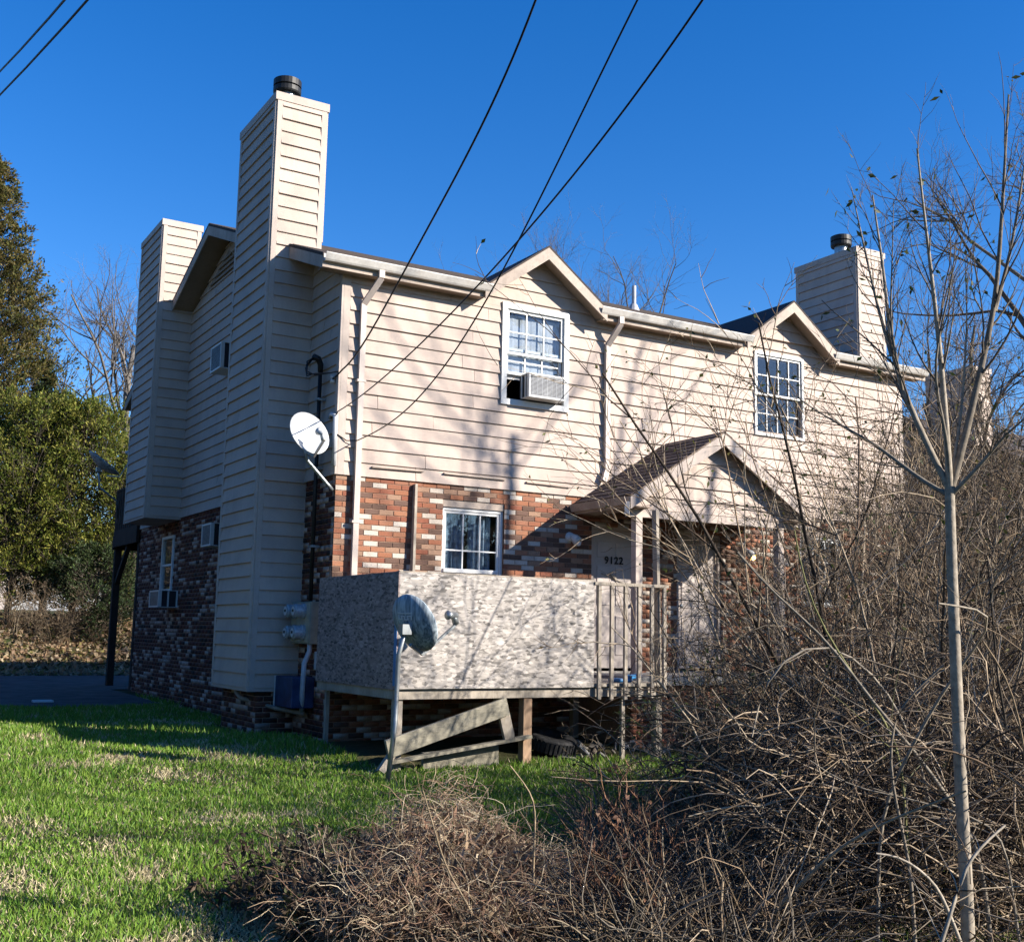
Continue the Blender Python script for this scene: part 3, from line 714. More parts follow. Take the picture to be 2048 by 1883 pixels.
# ------------------------------------------------------------------ front deck
deck = thing('front_deck', 'raised wooden deck screened with weathered strand board sheets', 'deck', (1.6, -1.1, -3.4))
DX0, DX1, DY0 = -.15, 3.42, -2.25
x = DX0 + .012; shared = None; nb = 25; bw = (DX1 - DX0) / nb
for i in range(nb):
    a = DX0 + i * bw
    MB().box(a + .004, a + bw - .004, DY0 - .02 + random.uniform(-.012, .006), -.04, -2.525, -2.487).build('deck_board', 'wood', deck)
MB().box(DX0 + .02, DX1 - .0, DY0 + .01, DY0 + .05, -2.64, -2.5255).build('rim_joist', 'wood', deck)
MB().box(DX0 + .0, DX0 + .04, DY0 + .051, -.03, -2.64, -2.5255).build('rim_joist', 'wood', deck)
for i in range(1, 7): MB().box(DX0 + i * .55, DX0 + i * .55 + .04, DY0 + .051, -.03, -2.66, -2.526).build('joist', 'darkwood', deck)
for x, y, mt_, wd in ((-.09, -2.17, 'wood', .09), (1.5, -2.17, 'newwood', .11), (2.86, -2.15, 'wood', .05), (3.36, -2.17, 'wood', .09), (-.1, -.25, 'wood', .05), (3.36, -.4, 'wood', .09)):
    MB().box(x - wd / 2, x + wd / 2, y - wd / 2, y + wd / 2, float(gz(x, y)) - .1, -2.6405).build('post', mt_, deck, bevel=.004)
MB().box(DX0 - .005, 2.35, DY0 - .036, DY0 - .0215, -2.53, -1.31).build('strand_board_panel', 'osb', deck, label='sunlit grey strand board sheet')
MB().box(DX0 - .02, DX0 - .006, DY0 - .035, -.03, -2.54, -1.305).build('strand_board_panel', 'osbshade', deck, label='side strand board sheet with the shade put into its brownish tone')
MB().box(DX0 - .024, DX0 - .0205, DY0 - .034, DY0 + .03, -2.5, -1.75).build('blue_edge_film', 'bluetape', deck)
for x in (DX0 + .05, 1.15, 2.3): MB().box(x - .045, x + .045, DY0 - .02, DY0 + .07, -2.48, -1.33).build('rail_post', 'wood', deck)
MB().box(DX0 + .0, 2.352, DY0 - .02, DY0 + .07, -1.329, -1.295).build('top_rail', 'wood', deck)
MB().box(2.3525, DX1 + .02, DY0 - .055, DY0 + .06, -1.352, -1.315).build('top_rail', 'wood', deck)
MB().box(DX0 - .004, DX0 + .07, DY0 + .071, -.04, -1.335, -1.3).build('top_rail', 'wood', deck)
for i, x in enumerate((2.42, 2.60, 2.80, 3.0, 3.19, 3.38)):
    l = random.uniform(-.02, .02)
    MB().bar((x + l * .3, DY0 - .045, -2.66 + l), (x, DY0 - .04, -1.353), .042, .036, (0, 1, 0)).build('baluster', 'wood', deck)
MB().bar((3.37, -2.19, -2.48), (3.33, -2.18, -.40), .085, .042, (1, 0, 0)).build('tall_post', 'wood', deck, label='tall grey post rising past the railing')
# things on and under the deck
b = MB(); b.bar((1.05, -.10, -2.485), (1.09, -.03, -.04), .075, .035, (1, 0, 0)); tag(b.build('loose_board', 'wood'), 'grey board standing upright against the brick wall beside the six pane window', 'board')
pk = thing('broken_frame', 'weathered plank frame leaning under the front edge of the deck', 'lumber', (.5, -2.4, -3.4))
g0 = float(gz(-.3, -2.4))
m = MB(); m.bar((-.30, -2.40, -3.13), (1.15, -2.36, -2.72), .045, .19, (0, 0, 1)); m.build('plank', 'woodx', pk, bevel=.005)
m = MB(); m.bar((1.12, -2.32, -2.78), (1.22, -2.30, -3.08), .05, .13, (1, 0, 0)); m.build('plank', 'wood', pk, bevel=.004)
m = MB(); m.bar((-.25, -2.33, -3.27), (1.50, -2.28, -3.06), .09, .035); m.build('plank', 'woodx', pk)
m = MB(); m.bar((-.36, -2.38, g0 + .02), (-.22, -2.34, -3.20), .10, .07, (1, 0, 0)); m.build('plank', 'wood', pk)
b = MB(); b.bar((.22, -2.18, -3.31), (1.18, -2.12, -3.27), .05, .22); tag(b.build('pale_plank', 'woodx', bevel=.004), 'pale short plank lying on edge in the grass under the leaning frame', 'plank')
# tyre
ty = thing('old_tyre', 'old black tyre lying on its side under the deck', 'tyre', (2.3, -1.45, float(gz(2.3, -1.45))))
m = MB(); pf = []
for k in range(25):
    a = 2 * math.pi * k / 24; ca, sa = math.cos(a), math.sin(a)
    pf.append((.235 + .095 * (abs(ca) ** .6) * (1 if ca > 0 else -1), .1 * (abs(sa) ** .6) * (1 if sa > 0 else -1)))
m.lathe((2.3, -1.45, float(gz(2.3, -1.45)) + .13), (.12, -.25, 1), pf, 32); m.build('tyre_carcass', 'rubber', ty, smooth=True)
m = MB()
for k in range(40):
    a = k / 40 * 6.283; c0 = Vector((2.3, -1.45, float(gz(2.3, -1.45)) + .13)); ax = Vector((.12, -.25, 1)).normalized(); X_ = ax.cross(Vector((0, 1, 0))).normalized(); Y_ = ax.cross(X_)
    p = c0 + (X_ * math.cos(a) + Y_ * math.sin(a)) * .332; m.bar(p - ax * .07, p + ax * .07, .03, .012, (X_ * math.cos(a) + Y_ * math.sin(a)))
m.build('tread', 'rubber', ty)
rb_ = MB()
for k in range(26):
    x, y = random.uniform(2.3, 3.9), random.uniform(-1.9, -1.2); z = float(gz(x, y)); s = random.uniform(.03, .09)
    c_ = random.choice([(.45, .42, .38), (.36, .32, .27), (.25, .2, .15), (.6, .58, .55)])
    rb_.bar((x, y, z), (x + random.uniform(-.2, .2), y + random.uniform(-.1, .1), z + random.uniform(.02, .12)), s, s * .6, (random.random(), random.random(), 1), col=c_)
rb_.build('rubble', 'bark', kind='stuff')['label'] = 'heap of broken grey debris beside the tyre under the deck'
bpy.data.objects['rubble']['category'] = 'debris'
m = MB(); m.box(2.86, 3.06, -2.1, -1.85, -2.486, -2.44); m.bar((3.0, -2.05, -2.43), (3.25, -1.95, -2.41), .12, .05)
tag(m.build('blue_bag', 'bluetape', bevel=.02), 'crumpled pale blue bag lying on the deck behind the railing', 'bag')

# ------------------------------------------------------------------ air conditioners
def ac(name, label, c, out, w_, h_, dep):
    """c = centre of the mounting face, out = outward axis ('F' or 'L')"""
    def P(s, t_, z): return (c[0] + s, c[1] - t_, c[2] + z) if out == 'F' else (c[0] - t_, c[1] + s, c[2] + z)
    def bx(mb, s0, s1, t0, t1, z0, z1):
        A, B = P(s0, t0, z0), P(s1, t1, z1); mb.box(min(A[0], B[0]), max(A[0], B[0]), min(A[1], B[1]), max(A[1], B[1]), A[2], B[2])
    r = thing(name, label, 'air conditioner', P(0, dep / 2, -h_ / 2))
    hw, hh = w_ / 2, h_ / 2; e = .028
    m = MB(); bx(m, -hw + .012, hw - .012, -.05, dep - .012, -hh + .012, hh - .012); m.build('core', 'acdark', r)
    m = MB()
    for a, b, c_, d in ((-hw, hw, hh - e, hh), (-hw, hw, -hh, -hh + e), (-hw, -hw + e, -hh + e, hh - e), (hw - e, hw, -hh + e, hh - e)): bx(m, a, b, dep - .03, dep, c_, d)
    bx(m, -hw, hw, 0, dep - .03, hh - .012, hh); bx(m, -hw, hw, 0, dep - .03, -hh, -hh + .012)
    for s in (-1, 1):
        for t0, t1 in ((0, .03), (dep - .06, dep - .03), (dep * .45, dep * .45 + .03)): bx(m, min(s * hw, s * (hw - .012)), max(s * hw, s * (hw - .012)), t0, t1, -hh + .012, hh - .012)
    m.build('casing', 'plastic', r, bevel=.003)
    m = MB(); k = 16
    for i in range(k):
        z = -hh + e + (h_ - 2 * e) * (i + .5) / k; bx(m, -hw + e, hw - e, dep - .02, dep - .008, z - .004, z + .004)
    for i in range(7):
        s = -hw + e + (w_ - 2 * e) * (i + .5) / 7; bx(m, s - .003, s + .003, dep - .012, dep - .006, -hh + e, hh - e)
    m.build('grille', 'grille', r)
    return r
ac('window_air_conditioner', 'white air conditioner in the sunlit upper front window', (2.96, -.03, 1.45), 'F', .60, .34, .22)
ac('wall_air_conditioner', 'white air conditioner high on the shaded siding by the main chimney', (0, 4.42, 2.33), 'L', .56, .42, .34)
ac('wall_air_conditioner', 'white air conditioner through the shaded brick just below the siding', (0, 4.55, -.49), 'L', .50, .36, .30)
ac('window_air_conditioner', 'white air conditioner below the narrow window in the shaded brick', (0, 7.45, -1.44), 'L', .66, .30, .34)

# ------------------------------------------------------------------ electrical gear at the corner
mb_ = thing('meter_bank', 'grey electrical meter bank with four round meters on the shaded brick', 'electric meter', (-.07, .67, -2.11))
m = MB(); m.box(-.13, -.004, .34, 1.0, -2.11, -1.58); m.build('cabinet', 'metergreen', mb_, bevel=.006)
m = MB(); m.box(-.139, -.1305, .36, .98, -2.09, -1.60); m.build('panel', 'metertan', mb_)
for y in (.54, .82):
    for z in (-1.70, -1.97):
        m = MB(); m.lathe((-.139, y, z), (-1, 0, 0), [(.1, 0), (.1, .03), (.085, .035), (.085, .12), (.07, .14), (0, .145)], 18); mo = m.build('meter', 'meterglass', mb_, smooth=False)
        m = MB(); m.lathe((-.285, y, z), (-1, 0, 0), [(.055, 0), (.055, .004), (0, .004)], 16); m.build('dial', 'paper', mo)
        m = MB(); m.box(-.2855, -.2851 - .006, y - .03, y + .03, z - .012, z + .02); m.build('register', 'number', mo)
bb = thing('utility_box', 'dark blue utility box with a pale edge low on the shaded wall', 'utility box', (-.16, .72, -2.9))
m = MB(); m.box(-.3, -.004, .42, 1.03, -2.9, -2.52); m.build('box', 'blue', bb, bevel=.012)
m = MB(); m.box(-.31, -.26, 1.031, 1.05, -2.9, -2.52); m.build('edge_strip', 'plastic', bb)
b = MB(); b.tube([(-.09, .42, -2.1), (-.09, .42, -2.2), (-.16, .40, -2.35), (-.17, .40, -2.7), (-.15, .45, -2.88), (-.1, .55, -2.96)], .032, 10); tag(b.build('conduit', 'pvc', smooth=True), 'pale plastic conduit bending down from the meter bank', 'pipe')
b = MB(); b.tube([(-.1, .5, -2.97), (-.3, 1.0, -2.93), (-.58, 1.55, -2.83), (-.60, 1.68, -2.76), (-.56, 1.68, -2.71)], .028, 10); tag(b.build('drain_pipe', 'pipetan', smooth=True), 'tan drain pipe sloping along the wall under the main chimney', 'pipe')
b = MB(); b.box(-.06, -.004, .25, .33, -2.42, -2.2); tag(b.build('junction_box', 'pvc', bevel=.004), 'small grey junction box below the meter bank', 'box')
sm = thing('service_mast', 'dark service entrance mast with a weatherhead strapped to the corner', 'service mast', (-.08, .42, -1.58))
m = MB(); m.tube([(-.09, .46, -1.579), (-.09, .46, 1.40)], .026, 10); m.build('pipe', 'black', sm, smooth=True)
m = MB(); m.tube([(-.09, .46, 1.38), (-.09, .46, 1.48), (-.13, .45, 1.55), (-.2, .43, 1.56)], [.034, .04, .042, .046], 10); m.build('weatherhead', 'black', sm, smooth=True)
m = MB()
for k in range(3):
    m.tube([(-.2, .43, 1.55), (-.30, .40 + .02 * k, 1.48 - .04 * k), (-.33, .3, 1.33 - .03 * k), (-.26, .2, 1.27 + .01 * k), (-.1, .1, 1.30), (-.03, -.02, 1.31)], .009, 6)
m.build('lead_wire', 'cable', sm, smooth=True)
m = MB()
for z in (-.9, .1, 1.0): m.box(-.135, -.02, .405, .515, z, z + .03)
m.build('strap', 'steel', sm)
m = MB(); m.lathe((-.05, .12, 1.23), (0, 0, 1), [(0, -.05), (.035, -.05), (.035, -.02), (.02, 0), (.035, .02), (.035, .05), (0, .05)], 12); m.bar((-.02, .12, 1.23), (-.05, .12, 1.23), .02, .02); tag(m.build('insulator', 'plastic', smooth=True), 'white ceramic insulator on the shaded corner below the service wires', 'insulator')
m = MB(); m.tube([(-.05, .16, .74), (-.06, .08, .77), (-.045, -.01, .74), (-.045, -.012, .5), (-.04, -.01, .1)], .03, 10); tag(m.build('corner_conduit', 'pvc', smooth=True), 'short white conduit hooked on the sunlit corner board', 'pipe')

# ------------------------------------------------------------------ satellite dishes
def dish(name, label, c, nrm, r, mat, mast, backmat=None, logo=False, arm_len=.45, upv=(0, 0, 1)):
    c, n_ = Vector(c), Vector(nrm).normalized(); base = mast[0]
    o = thing(name, label, 'satellite dish', base)
    m = MB(); prof = [(r * k / 6, .16 * r * (k / 6) ** 2 * 2) for k in range(7)]; pb_ = [(r * 1.0, .16 * r * 2 - .012)] + [(r * k / 6, .16 * r * (k / 6) ** 2 * 2 - .014) for k in range(5, -1, -1)]
    x = n_.cross(Vector(upv)).normalized(); y = x.cross(n_).normalized()
    prof = prof + pb_
    vs = []; fs = []; N = 28
    for rr, h in prof:
        for k in range(N):
            a = 2 * math.pi * k / N; vs.append(c + n_ * h + x * math.cos(a) * rr * .92 + y * math.sin(a) * rr)
    for i in range(len(prof) - 1):
        for k in range(N): fs.append((i * N + k, i * N + (k + 1) % N, (i + 1) * N + (k + 1) % N, (i + 1) * N + k))
    m.add(vs, fs); do = m.build('reflector', mat, o, smooth=True)
    bot = c - y * r * .98 + n_ * .25 * r; lnb = bot + n_ * arm_len + y * r * (.12 if logo else .15)
    m = MB(); m.bar(c - y * r * .55 - n_ * .05, bot - y * .03, .03, .03); m.bar(bot - y * .03, lnb - n_ * .02, .028, .022); m.build('feed_arm', 'steel' if backmat is None else backmat, o)
    m = MB(); m.bar(lnb, lnb + y * .12, .05, .05); m.lathe(lnb + y * .1, (c + n_ * .1 - lnb).normalized(), [(0, -.04), (.035, -.04), (.035, .06), (.05, .09), (0, .1)], 14); m.build('feed_horn', 'plastic' if backmat is None else backmat, o, smooth=True)
    m = MB(); m.box(*sum(([p - .05, p + .05] for p in (c - n_ * .06)), [])); m.build('bracket', 'steel' if backmat is None else backmat, o)
    m = MB(); m.tube(mast + [tuple(c - n_ * .05)], .024, 10); m.build('mast', 'steel' if backmat is None else backmat, o, smooth=True)
    if logo:
        # faint printed bar-and-letters mark on the back of the reflector
        def sf(a_, b_): return c + x * a_ + y * b_ + n_ * (.32 * r * ((a_ / .92) ** 2 + b_ ** 2) / r ** 2 - .017)
        lm = MB(); b0 = r * .36; a0 = -.02
        lm.bar(sf(a0 - .10, b0 + .03), sf(a0, b0 + .03), .006, .012, y); lm.bar(sf(a0, b0 + .03), sf(a0 + .10, b0 + .03), .006, .012, y)
        for k in range(5): p = a0 - .085 + k * .043; lm.bar(sf(p, b0 - .035), sf(p, b0 + .01), .013, .006, n_)
        for k in range(4): p = a0 - .064 + k * .043; q_ = b0 - .03 + .034 * (k % 2); lm.bar(sf(p - .014, q_), sf(p + .014, q_), .010, .006, n_)
        lm.build('logo_mark', 'paper', o)
    return o
dish('satellite_dish', 'white satellite dish on an arm at the upper corner of the house', (-.42, .0, .43), (.19, -.89, .41), .30, 'dish', [(-.02, .04, -.2), (-.10, .05, -.12), (-.36, .06, .14)], None, False, .26)
gx_, gy_ = -.46, -2.78
dish('satellite_dish', 'grey streaked satellite dish on a leaning steel post before the strand board', tuple(at(818, 1253, 11.35)), (.80, .30, .40), .31, 'dishgrey', [tuple(at(775, 1562, 11.0)), tuple(at(790, 1450, 11.15)), tuple(at(797, 1310, 11.35))], 'steel', True, .58)
dish('satellite_dish', 'dark satellite dish seen edge on at the rear balcony corner', (-.52, 12.0, 1.42), (.55, -.1, .75), .40, 'dishgrey', [(-.02, 12.3, .2), (-.1, 12.2, .75), (-.5, 12.1, 1.0)], None, False, .55)

# ------------------------------------------------------------------ rear balcony
rbx = thing('rear_balcony', 'dark timber balcony on tall posts behind the brick end wall', 'balcony', (3, 11.4, -3.2))
MB().box(-.02, 7, D + .02, 12.4, .0, .06).build('floor', 'darkwood', rbx)
MB().box(-.08, 7, 12.36, 12.44, -.3, -.001).build('beam', 'darkwood', rbx)
MB().box(-.08, -.021, D + .02, 12.359, -.25, .1).build('beam', 'darkwood', rbx)
for x, y in ((0.02, 12.3), (3.4, 12.3), (6.9, 12.3), (.06, D + .1)):
    MB().box(x - .07, x + .07, y - .07, y + .07, float(gz(x, y)) - .1, -.301 if y > 11 else -.255).build('post', 'darkwood', rbx)
MB().bar((.02, 12.2, -1.0), (.02, 11.3, -.27), .09, .09).build('knee_brace', 'darkwood', rbx)
MB().box(-.06, 0.0, D + .03, 12.42, .95, 1.0).build('handrail', 'darkwood', rbx)
for k in range(12): MB().box(-.05, -.01, D + .15 + k * .18, D + .27 + k * .18, .061, .949).build('baluster', 'darkwood', rbx)

# ------------------------------------------------------------------ cables
c1 = [(1070, 0), (1009, 163), (948, 275), (897, 377), (870, 430), (821, 524), (789, 575.5), (744, 660), (708, 711), (685, 740)]
c2 = [(1274, 0), (1203, 153), (1131, 285), (1070, 418), (1012, 527), (965, 611), (925, 689), (876, 747), (831, 795), (789, 837), (757, 865), (715, 879)]
c3 = [(1401, 0), (1345, 92), (1264, 204), (1172, 316), (1095, 413), (1032, 482), (973, 553), (876, 656), (812, 715), (757, 763), (715, 795), (676, 823)]
def fit_cable(path, tail, r, name, label):
    # the cable hangs in one vertical plane from the corner to a pole beyond the camera
    ry = ray(*path[-1]); A = CAM + ry * (-.1 - CAM[1]) / ry[1]; B = np.array([-3.0, -22.0]); d = B - A[:2]; L = np.linalg.norm(d); d /= L; n_ = np.array([-d[1], d[0]])
    ss, zz = [], []
    for u, v in path:
        rr = ray(u, v); t_ = ((A[:2] - CAM[:2]) @ n_) / (rr[:2] @ n_); q_ = CAM + t_ * rr; ss.append((q_[:2] - A[:2]) @ d); zz.append(q_[2])
    co_ = np.polyfit(ss, zz, 4 if len(ss) > 8 else 3); sm_ = max(ss); sl = np.polyval(np.polyder(co_), sm_)
    pts = []
    for s in np.linspace(0, sm_, 40): p = A[:2] + d * s; pts.append((p[0], p[1], np.polyval(co_, s)))
    for s in np.linspace(sm_, L, 14)[1:]: p = A[:2] + d * s; pts.append((p[0], p[1], np.polyval(co_, sm_) + sl * (s - sm_) + .004 * (s - sm_) ** 2))
    pts = [tuple(q) for q in tail][::-1] + pts
    m = MB(); m.tube(pts, r, 7); return tag(m.build(name, 'cable', smooth=True), label, 'cable')
fit_cable(c1, [(-.05, -.02, 1.25), (-.06, .1, 1.23)], .0105, 'service_cable', 'thick black service cable sagging to the insulator on the shaded corner')
fit_cable(c2, [(.1, -.05, .43), (-.02, -.03, .5)], .0075, 'service_cable', 'thin black cable ending lowest, beside the downspout at the corner')
fit_cable(c3, [(-.05, .02, .70), (-.06, .1, .73)], .0075, 'service_cable', 'thin black cable ending at the white conduit hook on the corner')
for k, ((u0, v0), (u1, v1), d0, d1) in enumerate((((132, 0), (0, 145), 9, 12.5), ((178, 0), (0, 192), 9, 12.5))):
    A, B = at(u0, v0, d0), at(u1, v1, d1); dv = B - A; pts = [A + dv * s + np.array([0, 0, .05 * (s - .5) ** 2]) for s in np.linspace(-2.5, 6, 20)]
    m = MB(); m.tube([tuple(p) for p in pts], .011, 6); tag(m.build('overhead_cable', 'cable', smooth=True), 'black overhead cable crossing the empty sky away from the house', 'cable', 'overhead cables crossing the sky')

# ------------------------------------------------------------------ plants: numpy growth
def unit(v): return v / (np.linalg.norm(v, axis=-1, keepdims=True) + 1e-9)
def grow(rng, st, dr, ln, S, wander, bend):
    """polylines (N,S,3) from starts, directions, lengths; bend = vertical pull per step"""
    N = len(st); P = np.zeros((N, S, 3)); P[:, 0] = st; d = unit(np.array(dr, float)); stp = (np.asarray(ln) / (S - 1))[:, None]
    for i in range(1, S):
        d = unit(d + rng.normal(0, wander, (N, 3)) + np.array([0, 0, 1.0]) * (np.asarray(bend)[:, None] if np.ndim(bend) else bend))
        P[:, i] = P[:, i - 1] + d * stp
    return P
def kids(rng, P, R0, n, t0, t1, ang, lr, S, wander, bend, rr=.55, R1=None, lj=.35):
    """n children per parent polyline"""
    N, S0, _ = P.shape; idx = np.repeat(np.arange(N), n); t = rng.uniform(t0, t1, len(idx)); f = t * (S0 - 1); i = np.minimum(f.astype(int), S0 - 2); fr = (f - i)[:, None]
    st = P[idx, i] * (1 - fr) + P[idx, i + 1] * fr; tg = unit(P[idx, i + 1] - P[idx, i]); rn = rng.normal(0, 1, (len(idx), 3)); rn = unit(rn - (rn * tg).sum(1, keepdims=True) * tg)
    a = ang * rng.uniform(.6, 1.4, len(idx)); dr = tg * np.cos(a)[:, None] + rn * np.sin(a)[:, None]
    L = np.linalg.norm(np.diff(P, axis=1), axis=2).sum(1)[idx]; ln = L * lr * rng.uniform(1 - lj, 1 + lj, len(idx)) * (1.15 - .6 * t)
    r0 = R0[idx] * (1 - .75 * t) * rr
    return grow(rng, st, dr, ln, S, wander, bend), r0
def tubes(P, R0, sides=3, tip=.25):
    N, S, _ = P.shape; T = np.zeros_like(P); T[:, 1:-1] = P[:, 2:] - P[:, :-2]; T[:, 0] = P[:, 1] - P[:, 0]; T[:, -1] = P[:, -1] - P[:, -2]; T = unit(T)
    up = np.where(np.abs(T[..., 2:3]) < .9, np.array([0, 0, 1.0]), np.array([1.0, 0, 0])); X = unit(np.cross(T, up)); Y = np.cross(X, T)
    rad = R0[:, None] * np.linspace(1, tip, S)[None, :]; a = np.arange(sides) * 2 * np.pi / sides
    V = P[:, :, None, :] + rad[..., None, None] * (X[:, :, None, :] * np.cos(a)[None, None, :, None] + Y[:, :, None, :] * np.sin(a)[None, None, :, None])
    n, s, k = np.meshgrid(np.arange(N), np.arange(S - 1), np.arange(sides), indexing='ij'); b = (n * S + s) * sides; k2 = (k + 1) % sides
    F = np.stack([b + k, b + k2, b + sides + k2, b + sides + k], -1).reshape(-1, 4)
    return V.reshape(-1, 3), F, np.repeat(np.arange(N), (S - 1) * sides)
def join(parts):
    V, F, C = [], [], []; o = 0
    for v, f, c_ in parts: V.append(v); F.append(f + o); C.append(c_); o += len(v)
    return np.concatenate(V), np.concatenate(F), np.concatenate(C)
def wood_mesh(levels, rng, cols, sides=(7, 5, 4, 3, 3, 3), tip=.3):
    out = []
    for (P, R), s in zip(levels, sides):
        V, F, own = tubes(P, R, s, tip); cc = cols[rng.integers(len(cols), size=len(P))] * rng.uniform(.75, 1.2, (len(P), 1)); out.append((V, F, cc[own]))
    return join(out)
def leaves(rng, pos, dirs, ln, wd, cols, fold=.3):
    """diamond leaves with a folded midrib: 2 tris as one 4-vert face pair"""
    N = len(pos); d = unit(dirs); rn = unit(np.cross(d, rng.normal(0, 1, (N, 3)))); nm = np.cross(d, rn); L = np.asarray(ln)[:, None]; Wd = np.asarray(wd)[:, None]
    a = pos; b = pos + d * L; m1 = pos + d * L * .45 + rn * Wd + nm * Wd * fold; m2 = pos + d * L * .45 - rn * Wd + nm * Wd * fold
    V = np.stack([a, m1, b, m2], 1).reshape(-1, 3); o = np.arange(N)[:, None] * 4
    F = np.concatenate([o + np.array([[0, 1, 2]]), o + np.array([[0, 2, 3]])], 1).reshape(-1, 3)
    C = np.repeat(cols[rng.integers(len(cols), size=N)] * rng.uniform(.6, 1.25, (N, 1)), 2, 0); return V, F, C
GREYB = np.array([(.20, .165, .13), (.25, .21, .16), (.16, .13, .10), (.28, .24, .19), (.22, .17, .12)])
BRUSH = np.array([(.10, .075, .055), (.08, .06, .045), (.13, .095, .065), (.07, .055, .04), (.16, .11, .075), (.62, .50, .36), (.54, .41, .27), (.60, .47, .33), (.42, .30, .19), (.34, .24, .15)])  # twig colours; sunlit pale against shaded dark is painted in
PALEB = np.array([(.42, .36, .28), (.48, .41, .32), (.36, .30, .23)])
TANB = np.array([(.40, .30, .19), (.32, .23, .14), (.46, .37, .25), (.24, .16, .10)])
def bare_tree(name, label, base, H, r, seed, cols=GREYB, spread=.55, nk=(9, 7, 7, 6), lean=(0, 0), clear=.3, group=None, wander=.10):
    rng = np.random.default_rng(seed); x, y = base; z = float(gz(x, y)) - .1
    o = thing(name, label, 'tree', (x, y, z + .1), group)
    P0 = grow(rng, np.array([[x, y, z]]), np.array([[lean[0], lean[1], 1.0]]), np.array([H * .72]), 12, .05, .03); R0 = np.array([r])
    P1, R1 = kids(rng, P0, R0, nk[0], clear, .98, spread, .62, 9, wander, .06, .72); P2, R2 = kids(rng, P1, R1, nk[1], .2, 1, .6, .55, 7, wander * 1.3, .05, .7)
    P3, R3 = kids(rng, P2, R2, nk[2], .15, 1, .6, .55, 6, wander * 1.5, .05, .7); P4, R4 = kids(rng, P3, R3, nk[3], .1, 1, .6, .6, 5, wander * 1.5, .03, .75)
    V, F, C_ = wood_mesh([(P0, R0)], rng, cols, (9,), .45); np_mesh('trunk', V, F, 'bark', o, C_, smooth=True)
    V, F, C_ = wood_mesh([(P1, np.maximum(R1, .012)), (P2, np.maximum(R2, .007)), (P3, np.maximum(R3, .0045)), (P4, np.maximum(R4, .003))], rng, cols, (6, 4, 3, 3)); np_mesh('crown', V, F, 'bark', o, C_)
    return o
def bare_shrub(name, label, base, H, n, seed, cols=GREYB, spread=.5, nk=(8, 7, 5), r=.012, bend=-.03, leafn=0, group=None, cat='shrub', wander=.14, leafcols=None):
    rng = np.random.default_rng(seed); x, y = base; z = float(gz(x, y)) - .05
    o = thing(name, label, cat, (x, y, z + .05), group)
    st = np.stack([x + rng.normal(0, .12, n), y + rng.normal(0, .12, n), np.full(n, z)], 1); th = rng.uniform(0, 6.28, n); sp = rng.uniform(.05, spread, n)
    dr = np.stack([np.cos(th) * sp, np.sin(th) * sp, np.ones(n)], 1); ln = H * rng.uniform(.6, 1.15, n)
    P0 = grow(rng, st, dr, ln, 11, wander * .55, bend); R0 = r * rng.uniform(.6, 1.2, n)
    P1, R1 = kids(rng, P0, R0, nk[0], .15, 1, .55, .45, 8, wander, bend * .5, .6); P2, R2 = kids(rng, P1, R1, nk[1], .1, 1, .6, .5, 6, wander * 1.3, 0, .65)
    lv = [(P0, R0), (P1, np.maximum(R1, .0055)), (P2, np.maximum(R2, .004))]
    if nk[2]: P3, R3 = kids(rng, P2, R2, nk[2], .1, 1, .7, .55, 5, wander * 1.4, 0, .7); lv.append((P3, np.maximum(R3, .003)))
    V, F, C_ = wood_mesh(lv[:1], rng, cols, (5,)); np_mesh('stems', V, F, 'bark', o, C_)
    V, F, C_ = wood_mesh(lv[1:], rng, cols, (4, 3, 3)); np_mesh('twigs', V, F, 'bark', o, C_, 'stuff')
    if leafn:
        Q = lv[-1][0]; i = rng.integers(len(Q), size=leafn); k = rng.integers(1, Q.shape[1], size=leafn); pos = Q[i, k]; dd = unit(Q[i, k] - Q[i, k - 1]) + rng.normal(0, .6, (leafn, 3)) + np.array([0, 0, -.3])
        lc = leafcols if leafcols is not None else np.array([(.10, .14, .03), (.16, .17, .04), (.22, .19, .06), (.07, .10, .03)])
        V, F, C_ = leaves(rng, pos, dd, rng.uniform(.03, .065, leafn), rng.uniform(.008, .015, leafn), lc); np_mesh('leaves', V, F, 'leaf', o, C_, 'stuff')
    return o
def gp(u, d):
    p = at(u, 1275, d); return (float(p[0]), float(p[1]))
def vnoise(x, y, sc, seed):
    g = np.random.default_rng(seed).random((64, 64)); fx_, fy_ = (x * sc) % 63, (y * sc) % 63; i, j = fx_.astype(int), fy_.astype(int); a, b = fx_ - i, fy_ - j; a = a * a * (3 - 2 * a); b = b * b * (3 - 2 * b)
    i2, j2 = (i + 1) % 64, (j + 1) % 64
    return g[i, j] * (1 - a) * (1 - b) + g[i2, j] * a * (1 - b) + g[i, j2] * (1 - a) * b + g[i2, j2] * a * b

